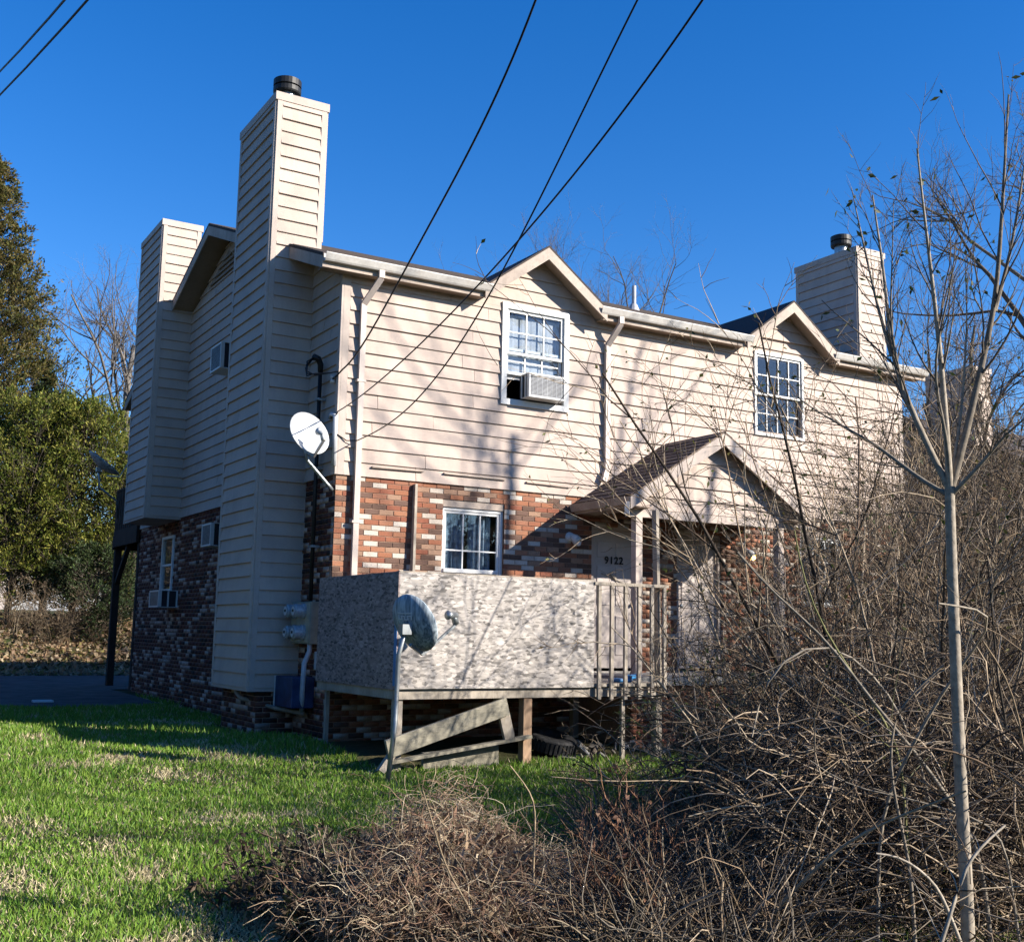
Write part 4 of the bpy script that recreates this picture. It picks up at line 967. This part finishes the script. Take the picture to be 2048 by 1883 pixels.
# ---- evergreens at the back left
def evergreen(name, label, base, H, rad, seed, cols, nb, nleaf, prof, up=.35, size=(.08, .16), cat='tree', clear=.05):
    rng = np.random.default_rng(seed); x, y = base; z = float(gz(x, y)); o = thing(name, label, cat, (x, y, z))
    P0 = grow(rng, np.array([[x, y, z - .1]]), np.array([[0, 0, 1.0]]), np.array([H]), 14, .02, .05); R0 = np.array([.03 + H * .012])
    t = rng.uniform(clear, .99, nb); f = t * 13; i = np.minimum(f.astype(int), 12); st = P0[0, i] + (P0[0, i + 1] - P0[0, i]) * (f - i)[:, None]
    th = rng.uniform(0, 6.28, nb); ln = rad * prof(t) * rng.uniform(.72, 1.12, nb) * (1 + .22 * np.sin(th * 3 + seed) * np.cos(t * 9)); dr = np.stack([np.cos(th), np.sin(th), np.full(nb, up) + rng.normal(0, .15, nb)], 1)
    P1 = grow(rng, st, dr, ln, 7, .08, .05); R1 = .008 + ln * .008
    P2, R2 = kids(rng, P1, R1, 7, .25, 1, .6, .4, 5, .15, .06, .6); P3, R3 = kids(rng, P2, R2, 4, .2, 1, .6, .5, 4, .2, .05, .6)
    V, F, C_ = wood_mesh([(P0, R0)], rng, GREYB * .7, (8,), .2); np_mesh('trunk', V, F, 'bark', o, C_, smooth=True)
    V, F, C_ = wood_mesh([(P1, R1), (P2, R2)], rng, GREYB * .8, (4, 3)); np_mesh('limbs', V, F, 'bark', o, C_)
    Q = P3; a = rng.integers(len(Q), size=nleaf); k = rng.integers(0, 4, size=nleaf); pos = Q[a, k] + rng.normal(0, .05, (nleaf, 3)); k1 = np.maximum(k, 1)
    dd = unit(Q[a, k1] - Q[a, k1 - 1]) + rng.normal(0, .45, (nleaf, 3)) + np.array([0, 0, .25])
    tone = cols[rng.integers(len(cols), size=len(Q))] * rng.uniform(.55, 1.25, (len(Q), 1))
    V, F, C_ = leaves(rng, pos, dd, rng.uniform(size[0], size[1], nleaf), rng.uniform(size[0] * .16, size[1] * .2, nleaf), np.ones((1, 3)), .5)
    C_ = C_ * np.repeat(tone[a], 2, 0); np_mesh('crown', V, F, 'leaf', o, C_)
    return o
CED = np.array([(.17, .16, .04), (.22, .17, .05), (.13, .15, .038), (.11, .11, .03), (.26, .20, .06)])
JUN = np.array([(.19, .23, .03), (.26, .28, .04), (.13, .18, .026), (.34, .32, .06)]) * 1.0
DKG = np.array([(.05, .085, .03), (.07, .10, .03), (.06, .075, .03)])
cone = lambda t: np.clip(1.02 - t, 0, 1) ** .72
egg = lambda t: np.sqrt(np.clip(1 - (1.7 * (t - .42)) ** 2, .02, 1))
evergreen('cedar_tree', 'tall bronze green cedar behind the driveway, partly bare inside', gp(-62, 36), 15.6, 3.9, 11, CED, 560, 90000, cone, .35, (.09, .17))
evergreen('juniper_bush', 'yellow green juniper directly left of the balcony post', gp(140, 33.5), 6.3, 2.0, 12, JUN, 260, 30000, egg, .5, (.07, .14), 'bush')
evergreen('juniper_bush', 'dense yellow green juniper under the tall cedar', gp(10, 33.0), 6.2, 2.2, 13, JUN, 260, 30000, egg, .5, (.07, .14), 'bush')
evergreen('dark_conifer', 'dark green conifer between the two junipers', gp(80, 37), 8.6, 1.9, 14, DKG, 240, 22000, cone, .35, (.08, .15))
evergreen('juniper_bush', 'smaller juniper seen under the balcony between the posts', gp(262, 34), 5.0, 1.6, 15, JUN * .9, 180, 16000, egg, .5, (.07, .14), 'bush')
evergreen('low_evergreen', 'low dark green evergreen at the foot of the bank', gp(190, 32.4), 2.4, 1.3, 16, DKG * 1.3, 140, 12000, egg, .4, (.07, .13), 'bush')
# unseen cedars added to block skylight from the left wall: copies share mesh data
ced = bpy.data.objects['cedar_tree']
for k, (x_, y_, a_, sc_, lb) in enumerate(((-12.5, 17.0, .9, .95, 'unseen cedar added beside the drive to block skylight, next in the row after the tall one'), (-15.5, 11.0, 2.2, .9, 'unseen cedar added beside the drive to block skylight, middle of the row'), (-17.0, 4.5, 3.6, .85, 'unseen cedar added beside the lawn to block skylight, last but one of the row'), (-18.0, -2.0, 5.0, .8, 'unseen cedar added beside the lawn to block skylight, last of the row'))):
    c2_ = ced.copy(); COL.objects.link(c2_); c2_.location = (x_, y_, float(gz(x_, y_)) + OFF); c2_.rotation_euler.z = a_; c2_.scale = (sc_,) * 3; c2_['label'] = lb
    for ch in ced.children: d_ = ch.copy(); COL.objects.link(d_); d_.parent = c2_
BLUEB = GREYB * np.array([.95, 1.0, 1.15])
bare_tree('bare_tree', 'leafless tree with upswept limbs between the junipers and the house', gp(207, 41), 14.5, .20, 21, BLUEB * 1.1, .42, (12, 7, 6, 5), clear=.22, wander=.13)
bare_tree('bare_tree', 'leafless tree standing behind the roof near the vent pipe', gp(1330, 44), 18.6, .22, 22, GREYB, .6, (10, 7, 6, 4), clear=.45, wander=.14)
bare_tree('bare_tree', 'fine leafless tree behind the roof between the first gable and the vent pipe', gp(1165, 52), 19.4, .16, 23, GREYB * .9, .5, (9, 6, 6, 4), clear=.5)
bare_tree('bare_tree', 'fine leafless tree behind the roof to the left of the first front gable', gp(985, 54), 19.8, .16, 24, GREYB * .9, .5, (9, 6, 6, 4), clear=.5)
bare_tree('bare_tree', 'tall leafless tree beyond the brush with drooping fine twigs', gp(2090, 24), 15.5, .2, 25, GREYB, .75, (11, 8, 7, 5), clear=.3, wander=.16)
bare_tree('bare_tree', 'slender leafless tree right behind the far chimney', gp(1850, 36), 12.5, .14, 26, GREYB, .6, (10, 7, 7, 5), clear=.3)
bare_tree('bare_tree', 'leafless tree above the neighbouring chimney', gp(1965, 30), 11.0, .14, 27, GREYB, .6, (10, 7, 7, 5), clear=.25)
bare_tree('bare_tree', 'leafless yard tree in front of the far end, casting shade on the siding', (11.6, -9.4), 14.5, .13, 28, GREYB, .5, (8, 6, 5, 0), clear=.35)
bare_tree('bare_tree', 'leafless yard tree beyond the brush, casting shade on the lawn', (6.4, -13.6), 8.5, .11, 29, GREYB, .6, (9, 6, 6, 3), clear=.25)

# ---- ring of far woods added to block bright horizon light, one brown-green mass
rng = np.random.default_rng(40); N = 30000; th = rng.uniform(0, 6.2832, N); rad = rng.uniform(75, 120, N); hmax = 9 + 5 * np.sin(th * 5) * np.sin(th * 11 + 1) + 3 * np.sin(th * 23); x = 5 + np.cos(th) * rad; y = 5 + np.sin(th) * rad
pos = np.stack([x, y, gz(x, y) + hmax * rng.uniform(0, 1, N) ** .8], 1); V, F, C_ = leaves(rng, pos, rng.normal(0, 1, (N, 3)) + np.array([0, 0, .8]), rng.uniform(1.2, 3.2, N), rng.uniform(.4, 1.0, N), np.array([(.12, .095, .07), (.09, .085, .05), (.15, .115, .085), (.07, .08, .04)]))
o = np_mesh('horizon_screen_woods', V, F, 'leaf', None, C_, 'stuff'); o['label'] = 'brown ring of far woods added to block the bright horizon'; o['category'] = 'woods'

# ---- neighbouring duplex, mostly behind brush
nb_ = thing('neighbour_house', 'neighbouring tan duplex with a boxed chimney behind the brush', 'house', (26, 10, -3.3))
ox, oy = 21.0, 4.9
m = MB(); m.prism([(ox, oy, -3.4), (ox, oy + D, -3.4), (ox, oy + D, 2.65), (ox, oy + D / 2, 4.55), (ox, oy, 2.65)], (W, 0, 0)); nw = m.build('wall', 'siding', nb_)
m = MB()
for s in (0, 1):
    y0, y1 = (oy - .25, oy + D / 2) if s == 0 else (oy + D + .25, oy + D / 2)
    m.prism([(ox - .38, y0, 2.72), (ox - .38, y1, 4.86), (ox - .38, y1, 4.72), (ox - .38, y0, 2.58)], (W + .76, 0, 0))
m.build('roof', 'shingle', nb_)
m = MB(); m.box(ox - .64, ox + .07, oy + 1.06, oy + 2.6, -2.7, 5.34); nc_ = m.build('chimney', 'siding', nb_)
m = MB(); m.box(ox - .67, ox + .1, oy + 1.03, oy + 2.63, 5.22, 5.36); m.build('top_trim', 'trim', nc_)
for k in range(24):
    z = 1.2 + k * EXPO
    if z > 5.15: break
    MB().box(ox - .655, ox + .08, oy + 1.045, oy + 2.61, z, z + .012).build('siding_board', 'siding', nc_)
m = MB(); m.box(ox + 2.3, ox + 3.4, oy - .05, oy - .005, 1.2, 2.6); wn = m.build('window', 'white', nb_)
m = MB(); m.box(ox + 2.4, ox + 3.3, oy - .06, oy - .0505, 1.3, 2.5); m.build('pane', 'inside', wn)
gutter(nb_, ox - .3, ox + W + .3, oy - .25, 2.7)
# a pale building seen in slivers through the junipers
px_, py_ = gp(20, 52); zb_ = float(gz(px_, py_))
pb2 = thing('white_outbuilding', 'white outbuilding glimpsed through the evergreens beyond the driveway', 'building', (px_, py_, zb_))
m = MB(); m.box(px_ - 4, px_ + 4, py_, py_ + 5, zb_ - .2, zb_ + 2.6); m.build('wall', 'white', pb2)
m = MB(); m.prism([(px_ - 4.3, py_ - .3, zb_ + 2.55), (px_ - 4.3, py_ + 2.5, zb_ + 3.8), (px_ - 4.3, py_ + 5.3, zb_ + 2.55)], (8.6, 0, 0)); m.build('roof', 'shingle', pb2)
m = MB(); m.box(px_ - 1, px_ - .1, py_ - .03, py_ + .02, zb_, zb_ + 2); m.build('door', 'door', pb2)

# ---- leaf litter on the bank and dry weeds
rng = np.random.default_rng(50)
N = 34000; x = rng.uniform(-14, 5, N); y = rng.uniform(17.4, 22.5, N); pos = np.stack([x, y, gz(x, y) + rng.uniform(.0, .08, N)], 1)
V, F, C_ = leaves(rng, pos, rng.normal(0, 1, (N, 3)) * np.array([1, 1, .5]), rng.uniform(.08, .2, N), rng.uniform(.03, .06, N), np.array([(.48, .32, .19), (.58, .43, .27), (.38, .24, .14), (.62, .50, .32), (.3, .26, .09)]))
o = np_mesh('leaf_litter', V, F, 'leaf', None, C_, 'stuff'); o['label'] = 'dry fallen leaves covering the bank behind the driveway'; o['category'] = 'leaves'
for k, (u, d) in enumerate(((20, 31.2), (70, 31.6), (125, 31.4), (175, 32))):
    bare_shrub('dry_weed', 'dry brown weed clump on the leafy bank below the junipers', gp(u, d), 1.5, 14, 60 + k, TANB * .8, .6, (6, 5, 0), .012, -.05, 500, 'weeds on the bank', 'weed', leafcols=TANB)
m = MB(); p = onZ(85, 1405, float(gz(-2, 6)) + .03); m.box(p[0] - .16, p[0] + .16, p[1] - .1, p[1] + .1, float(gz(p[0], p[1])) + .02, float(gz(p[0], p[1])) + .06); tag(m.build('paper_scrap', 'paper', bevel=.015), 'flattened white litter at the shaded edge of the driveway', 'litter')

# ---- the young tree in front of the brush
def pix_branch(pts, d0, d1):
    n = len(pts); return np.array([at(u, v, d0 + (d1 - d0) * i / max(1, n - 1)) for i, (u, v) in enumerate(pts)])
def resample(P, S):
    L = np.concatenate([[0], np.cumsum(np.linalg.norm(np.diff(P, axis=0), axis=1))]); t = np.linspace(0, L[-1], S)
    Q = np.stack([np.interp(t, L, P[:, k]) for k in range(3)], 1)
    for _ in range(2): Q[1:-1] = .25 * Q[:-2] + .5 * Q[1:-1] + .25 * Q[2:]
    return Q
rng = np.random.default_rng(70)
DS = 5.35; tb = at(1938, 1960, DS); tbz = float(gz(tb[0], tb[1]))
sp_ = thing('young_tree', 'slender young tree with pale bark and a fan of bare upright branches', 'tree', (tb[0], tb[1], tbz))
tr = pix_branch([(1940, 1990), (1934, 1800), (1921, 1560), (1910, 1300), (1901, 1060), (1899, 975)], DS, DS)
tr = np.vstack([[tr[0][0], tr[0][1], tbz - .1], tr])
TP = resample(tr, 18)[None]
V, F, C_ = wood_mesh([(TP, np.array([.033]))], rng, PALEB * 1.05, (10,), .68); np_mesh('trunk', V, F, 'bark', sp_, C_, smooth=True)
br = [([(1899, 980), (1850, 880), (1805, 780), (1783, 712), (1770, 560), (1745, 390)], 5.35, 5.6, .017), ([(1783, 712), (1752, 600), (1712, 420), (1703, 375)], 5.5, 5.7, .009),
      ([(1900, 980), (1893, 860), (1880, 700), (1862, 540), (1845, 400), (1834, 297)], 5.35, 5.2, .017), ([(1901, 980), (1935, 860), (1958, 750), (1990, 622), (2003, 450), (2017, 190)], 5.35, 5.5, .019),
      ([(1990, 622), (2022, 500), (2042, 380), (2060, 250)], 5.45, 5.6, .010), ([(1900, 985), (1896, 880), (1868, 770), (1872, 690), (1905, 560), (1912, 480)], 5.35, 5.15, .010),
      ([(1897, 990), (1850, 965), (1798, 925), (1749, 886), (1680, 850), (1600, 800)], 5.35, 5.9, .013), ([(1902, 990), (1960, 930), (2010, 870), (2070, 820)], 5.35, 5.1, .013),
      ([(1899, 975), (1915, 880), (1925, 800), (1935, 640), (1930, 520)], 5.35, 5.5, .009), ([(1805, 780), (1780, 650), (1785, 500), (1787, 400)], 5.42, 5.3, .007)]
BP = np.stack([resample(pix_branch(p, a, b), 14) for p, a, b, r in br]); BR = np.array([r for *_, r in br])
K1, KR1 = kids(rng, BP, BR, 13, .25, 1, .45, .34, 8, .07, .06, .45); K2, KR2 = kids(rng, K1, KR1, 4, .2, 1, .5, .45, 5, .1, .03, .6)
V, F, C_ = wood_mesh([(BP, BR)], rng, PALEB * 1.05, (8,), .2); np_mesh('limbs', V, F, 'bark', sp_, C_, smooth=True)
V, F, C_ = wood_mesh([(K1, np.maximum(KR1, .0022)), (K2, np.maximum(KR2, .0014))], rng, GREYB * 1.1, (4, 3)); np_mesh('twigs', V, F, 'bark', sp_, C_)
N = 150; i = rng.integers(len(K2), size=N); V, F, C_ = leaves(rng, K2[i, 4] + rng.normal(0, .02, (N, 3)), rng.normal(0, 1, (N, 3)), rng.uniform(.03, .05, N), rng.uniform(.007, .011, N), np.array([(.06, .09, .03), (.12, .13, .04)])); np_mesh('leaves', V, F, 'leaf', sp_, C_)

# ---- brush
GRP = 'bare shrubs in the brush'
bare_shrub('tall_shrub', 'tallest shrub in the brush, long bare stems with a few leaves before the far gable', gp(1700, 9.6), 4.1, 9, 80, BRUSH * 1.2, .65, (7, 4, 2), .022, -.015, 300, wander=.10)
bare_shrub('tall_shrub', 'shrub with thin leafy tips rising before the porch gable', gp(1560, 10.2), 3.5, 7, 81, BRUSH * 1.2, .5, (6, 5, 2), .014, -.02, 220, wander=.10)
bare_shrub('tall_shrub', 'shrub of long bare stems just behind the young tree', gp(1840, 8.2), 3.4, 8, 82, BRUSH * 1.2, .5, (6, 5, 2), .014, -.015, 160, wander=.10)
bare_shrub('tall_shrub', 'twiggy shrub before the right end of the house', gp(1780, 11.4), 3.8, 7, 83, BRUSH * 1.2, .5, (6, 4, 2), .014, -.01, 140, wander=.10)
LABS = 'waist high bare bramble shrub in the tangled brush'
rs = np.random.default_rng(90)
spots = [(1400, 11.4, 1.5), (1480, 10.4, 1.4), (1520, 9.2, 1.5), (1590, 8.6, 1.8), (1640, 11.2, 1.5), (1700, 8.0, 1.7), (1760, 9.4, 1.7), (1830, 10.2, 2.0), (1900, 9.0, 2.4), (1980, 8.2, 2.3), (2060, 9.0, 2.7), (1950, 11.5, 3.2), (2050, 11.2, 3.4), (1440, 8.4, 1.15), (1560, 7.4, 1.2), (1680, 6.9, 1.2), (1800, 7.0, 1.4), (1960, 6.7, 1.5), (2080, 7.0, 1.6), (1370, 9.6, .8)]
for k, (u, d, h) in enumerate(spots):
    bare_shrub('bramble_shrub', LABS, gp(u, d), h * (1.05 if u < 1660 else 1.25), 12, 100 + k, (BRUSH if k % 3 else np.concatenate([BRUSH, TANB])), .9, (5, 4, 2), .012, -.075, 40 if k % 2 else 0, GRP, wander=.17, leafcols=np.array([(.12, .13, .04), (.35, .2, .09), (.28, .2, .1)]))
for k, (u, d, h) in enumerate(((1830, 17, 4.2), (1900, 18, 4.5), (1970, 16, 4.6), (2040, 17, 4.8), (2110, 15, 4.6), (1870, 14, 3.6), (2010, 13.5, 3.8))):
    bare_shrub('thicket_shrub', 'dense vine hung shrub beyond the house end, before the neighbouring duplex', gp(u, d), h, 16, 140 + k, BRUSH, .5, (8, 6, 3), .016, -.02, 700, 'dense shrubs beyond the house end', wander=.16, leafcols=np.array([(.12, .11, .05), (.18, .14, .07), (.09, .09, .04)]))
# tangled low growth
def tangle(name, label, cat, N, sample, ln, cols, seed, r=(.0025, .0065), up=.6, bend=-.16, S=7, wander=.2, hmax=.9):
    rng = np.random.default_rng(seed); xy = sample(rng, N); z = gz(xy[:, 0], xy[:, 1]) - .02 + rng.uniform(0, hmax, N) ** 1.6 * hmax; st = np.stack([xy[:, 0], xy[:, 1], z], 1)
    th = rng.uniform(0, 6.28, N); dr = np.stack([np.cos(th), np.sin(th), rng.normal(up, .5, N)], 1)
    P = grow(rng, st, dr, rng.uniform(*ln, N), S, wander, bend); gr = gz(P[..., 0], P[..., 1]); P[..., 2] = np.maximum(P[..., 2], gr + .005)
    V, F, C_ = wood_mesh([(P, rng.uniform(*r, N))], rng, cols, (3,), .5); o = np_mesh(name, V, F, 'bark', None, C_, 'stuff'); o['label'] = label; o['category'] = cat; return o
def samp_uv(u0, u1, d0, d1, shape=None):
    def f(rng, N):
        u = rng.uniform(u0, u1, N); d = np.sqrt(rng.uniform(d0 * d0, d1 * d1, N)); r = ray(0, 1275)
        P = np.stack([CAM + (RT * (a - CX) / FPX - UP * (1275 - CY) / FPX + FW) * b for a, b in zip(u, d)])[:, :2]; return P
    return f
tangle('bramble_tangle', 'tangled bare brambles and dead vines filling the ground under the shrubs', 'brambles', 6500, samp_uv(1480, 2250, 5.6, 12.0), (.4, 1.3), BRUSH, 160, hmax=1.05)
tangle('dry_undergrowth', 'thin dry stalks and grasses at the edge of the brush', 'weeds', 3500, samp_uv(1180, 1600, 5.2, 9.5), (.25, .8), np.concatenate([TANB, GREYB]), 161, hmax=.4, up=1.0, bend=-.08)
# dead vine heap
hx, hy = gp(900, 6.55)
def heap_sample(rng, N):
    a = rng.uniform(0, 6.28, N); r_ = np.sqrt(rng.uniform(0, 1, N)); e = RT[:2] / np.linalg.norm(RT[:2]); f_ = FW[:2] / np.linalg.norm(FW[:2])
    return np.array([hx, hy]) + np.outer(r_ * np.cos(a) * .88, e) + np.outer(r_ * np.sin(a) * .85, f_)
rng = np.random.default_rng(170); N = 10000; xy = heap_sample(rng, N); q2 = ((xy - np.array([hx, hy])) ** 2).sum(1); hh = .62 * np.exp(-q2 / .62) * (1 + .3 * np.sin(xy[:, 0] * 5) * np.cos(xy[:, 1] * 6))
st = np.stack([xy[:, 0], xy[:, 1], gz(xy[:, 0], xy[:, 1]) + hh * rng.uniform(.2, 1.0, N)], 1); th = rng.uniform(0, 6.28, N); dr = np.stack([np.cos(th), np.sin(th), rng.normal(.1, .5, N)], 1)
P = grow(rng, st, dr, rng.uniform(.10, .42, N), 6, .34, -.14); P[..., 2] = np.maximum(P[..., 2], gz(P[..., 0], P[..., 1]) + .004)
HC = np.array([(.46, .33, .21), (.55, .43, .28), (.36, .21, .14), (.24, .15, .10), (.62, .52, .37), (.40, .27, .18)]) * 1.25
V, F, C_ = wood_mesh([(P, rng.uniform(.0011, .0030, N))], rng, HC, (3,), .5); o = np_mesh('dead_vine_heap', V, F, 'bark', None, C_, 'stuff'); o['label'] = 'mound of matted dead vines and straw in the foreground grass'; o['category'] = 'dead vines'
# core of the heap so that it is not see through
N = 11000; xy = heap_sample(rng, N); q2 = ((xy - np.array([hx, hy])) ** 2).sum(1); hh = .58 * np.exp(-q2 / .6); pos = np.stack([xy[:, 0], xy[:, 1], gz(xy[:, 0], xy[:, 1]) + hh * rng.uniform(0, 1, N)], 1)
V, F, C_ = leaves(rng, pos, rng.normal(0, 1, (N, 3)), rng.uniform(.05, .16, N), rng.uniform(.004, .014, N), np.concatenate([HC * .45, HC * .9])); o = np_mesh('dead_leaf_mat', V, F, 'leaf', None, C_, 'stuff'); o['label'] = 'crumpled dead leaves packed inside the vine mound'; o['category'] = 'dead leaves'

for k, (u, d, h) in enumerate(((560, 6.5, .30), (610, 6.7, .42), (660, 6.5, .46), (700, 6.9, .5), (640, 6.1, .36))):
    bare_shrub('dead_weed_clump', 'dark withered weed clump at the shaded left side of the vine mound', gp(u, d), h, 16, 180 + k, BRUSH[:5] * 1.3, .8, (5, 4, 0), .004, -.06, 420, 'dark withered weeds by the mound', 'weed', leafcols=np.array([(.10, .07, .045), (.16, .11, .07), (.07, .055, .04), (.09, .10, .035)]))
def cane(pts, d0, d1, r, cols, label, seed, ground=True, nk=3, name='arching_cane'):
    rng = np.random.default_rng(seed); P = pix_branch(pts, d0 * .9, d1 * .92); r = r * 1.35
    if ground:
        e = P[-1] if P[-1][2] < P[0][2] else P[0]; rest = P if P[-1][2] < P[0][2] else P[::-1]
        dv = rest[-1] - rest[-2]; dv = dv / np.linalg.norm(dv); g = float(gz(e[0], e[1])); h = e[2] - g
        mid = e + dv * min(.25, h * .5); mid[2] = max(mid[2], g + h * .45); P = np.vstack([rest, mid, [mid[0] + dv[0] * .08, mid[1] + dv[1] * .08, g - .03]])[::-1]
    Q = resample(P, 18)[None]; b = Q[0, 0]; o = thing(name, label, 'cane', (b[0], b[1], b[2]))
    R_ = np.array([r]); V, F, C_ = wood_mesh([(Q, R_)], rng, cols, (6,), .4); np_mesh('stem', V, F, 'bark', o, C_, smooth=True)
    K, KR = kids(rng, Q, R_, nk, .3, .95, .6, .25, 6, .12, 0, .5)
    for q in range(len(K)): V, F, C_ = wood_mesh([(K[q:q + 1], KR[q:q + 1])], rng, cols, (4,), .3); np_mesh('twig', V, F, 'bark', o, C_)
    return o
OLV = np.array([(.34, .33, .14), (.30, .30, .16)])
cane([(1504, 1473), (1521, 1371), (1542, 1329), (1606, 1286), (1648, 1276), (1691, 1295), (1771, 1371), (1797, 1414), (1830, 1500)], 6.9, 7.0, .008, PALEB * 1.15, 'pale cane bending in a high round arch before the brick', 201)
cane([(1475, 1104), (1538, 1180), (1623, 1252), (1653, 1270), (1708, 1354), (1758, 1422), (1822, 1490), (1898, 1596)], 6.7, 6.2, .010, PALEB * .9, 'long straight olive tipped stem slanting down to the young tree', 202)
cane([(1589, 1060), (1600, 1140), (1623, 1206), (1648, 1261), (1700, 1340), (1745, 1405)], 6.65, 6.45, .007, OLV, 'thin yellow green stem rising before the far brick', 203)
cane([(1377, 1632), (1453, 1611), (1521, 1608), (1572, 1625), (1610, 1659), (1640, 1720)], 6.6, 6.6, .007, TANB * 1.3, 'low tan cane arched over the grass left of the brush', 204)
cane([(1932, 1581), (1864, 1606), (1801, 1630), (1716, 1670), (1653, 1714), (1589, 1778)], 5.7, 6.0, .0085, TANB * 1.2, 'brown cane sweeping low from the young tree toward the lawn', 205)
cane([(1752, 1706), (1797, 1710), (1843, 1740), (1877, 1774), (1894, 1816)], 5.6, 5.5, .009, PALEB * 1.35, 'bleached broken cane end low beside the young tree', 206)
cane([(1877, 1206), (1907, 1212), (1987, 1219), (1998, 1225), (1966, 1282), (1924, 1322), (1850, 1440), (1800, 1540)], 5.6, 6.2, .008, PALEB * 1.15, 'pale cane kinked sharply beside the young tree trunk', 207)
cane([(1780, 1492), (1903, 1494), (1962, 1524), (2013, 1545), (2060, 1585)], 5.9, 5.7, .008, TANB * 1.3, 'tan cane passing level behind the young tree trunk', 208)
cane([(1888, 1329), (1860, 1354), (1822, 1388), (1792, 1414), (1780, 1481), (1780, 1549), (1800, 1640)], 6.1, 6.0, .008, PALEB, 'crooked pale cane left of the young tree trunk', 209)
cane([(1966, 1282), (2010, 1340), (2035, 1420), (2047, 1480), (2060, 1600)], 5.8, 5.7, .007, TANB * 1.2, 'drooping brown cane right of the young tree', 210)
cane([(1620, 1520), (1672, 1560), (1720, 1580), (1800, 1590), (1900, 1620)], 6.3, 6.0, .006, PALEB, 'thin grey cane lying flat across the brush', 211)
cane([(1900, 1830), (1935, 1720), (1985, 1670), (2010, 1650)], 5.2, 5.3, .009, PALEB * 1.3, 'bleached forked stick at the foot of the young tree', 212)
cane([(1020, 1530), (1058, 1578), (1070, 1600), (1070, 1660), (1066, 1740), (1068, 1800)], 6.6, 6.5, .006, TANB * 1.3, 'upright dry weed stalk standing in the grass before the deck', 213, name='weed_stalk')
cane([(846, 1580), (866, 1650), (890, 1730), (930, 1800)], 6.3, 6.1, .006, TANB, 'stiff dead stem poking out of the vine mound', 214, name='weed_stalk')
RED = np.array([(.30, .15, .09), (.34, .19, .11), (.20, .11, .07)])
for k, u in enumerate((1232, 1250, 1300)):
    bare_shrub('red_weed', 'reddish dead weed at the edge of the brush beside the vine mound', gp(u, 6.1 + .15 * k), .75, 6, 220 + k, RED, .25, (4, 3, 0), .005, -.02, 60, 'reddish weeds beside the mound', 'weed', leafcols=RED)
for k, u in enumerate((600, 640, 695)):
    bare_shrub('straw_tuft', 'upright tuft of straw at the left edge of the vine mound', gp(u, 7.3), .34, 12, 230 + k, TANB * 1.4, .25, (1, 1, 0), .003, .0, 0, 'straw tufts by the mound', 'grass tuft')
for k, (u, d) in enumerate(((1480, 10.3), (1400, 10.6))):
    bare_shrub('green_weed', 'leafy green weed in front of the porch base', gp(u, d), 1.0 if k == 0 else 1.5, 7, 240 + k, OLV, .4, (5, 3, 0), .006, -.03, 260, 'green weeds by the porch', 'weed', leafcols=np.array([(.10, .17, .04), (.16, .22, .06)]))

# ---- lawn
def lawn(N, seed):
    rng = np.random.default_rng(seed); d = rng.uniform(4.4, 21, N); u = rng.uniform(-260, 2150, N)
    P = CAM[None] + (RT[None] * ((u - CX) / FPX)[:, None] - UP[None] * ((1275 - CY) / FPX) + FW[None]) * d[:, None]; x, y = P[:, 0], P[:, 1]
    ok = ~((x > -.05) & (x < W) & (y > -1.75)) & ~dmask(x, y) & ~((x > -.7) & (y > .9) & (y < 2.7)) & (y < 18)
    ok &= ~((x > -.2) & (y > -2.0))
    x, y, d, u = x[ok], y[ok], d[ok], u[ok]; n = len(x)
    dry = vnoise(x + 40, y + 40, .7, 3) * .4 + vnoise(x + 40, y + 40, 2.6, 4) * .6
    near = sstep(11.5, 5.5, d); dryf = sstep(.58 - .18 * near, .78 - .16 * near, dry + rng.normal(0, .08, n)); br = sstep(1150, 1500, u + 120 * rng.normal(0, 1, n)) * sstep(12, 9, d); dryf = np.maximum(.2 + dryf * .75, br * .75)
    g = np.array([.12, .29, .03]); g2 = np.array([.34, .48, .07]); t_ = np.array([.82, .69, .42])
    k = rng.random(n)[:, None]; colr = g * (1 - k) + g2 * k; pick = (rng.random(n) < dryf)[:, None]; colr = np.where(pick, t_ * rng.uniform(.6, 1.15, (n, 1)), colr) * rng.uniform(.7, 1.2, (n, 1))
    tall = .7 + .9 * vnoise(x + 20, y + 20, 1.3, 6)
    L = (.022 + .0034 * d) * tall * rng.uniform(.6, 1.4, n) * np.where(pick[:, 0], .85, 1); wd = .0013 + .0004 * d
    dr = np.stack([rng.normal(0, .55, n), rng.normal(0, .55, n), np.where(pick[:, 0], .55, 1.0)], 1)
    V, F, C_ = leaves(rng, np.stack([x, y, gz(x, y) - .005], 1), dr, L, wd, np.ones((1, 3)), .2); C_ = np.repeat(colr, 2, 0)
    o = np_mesh('lawn_grass', V, F, 'grass', None, C_, 'stuff'); o['label'] = 'green lawn with straw coloured dry patches'; o['category'] = 'grass'; return o
lawn(430000, 300)
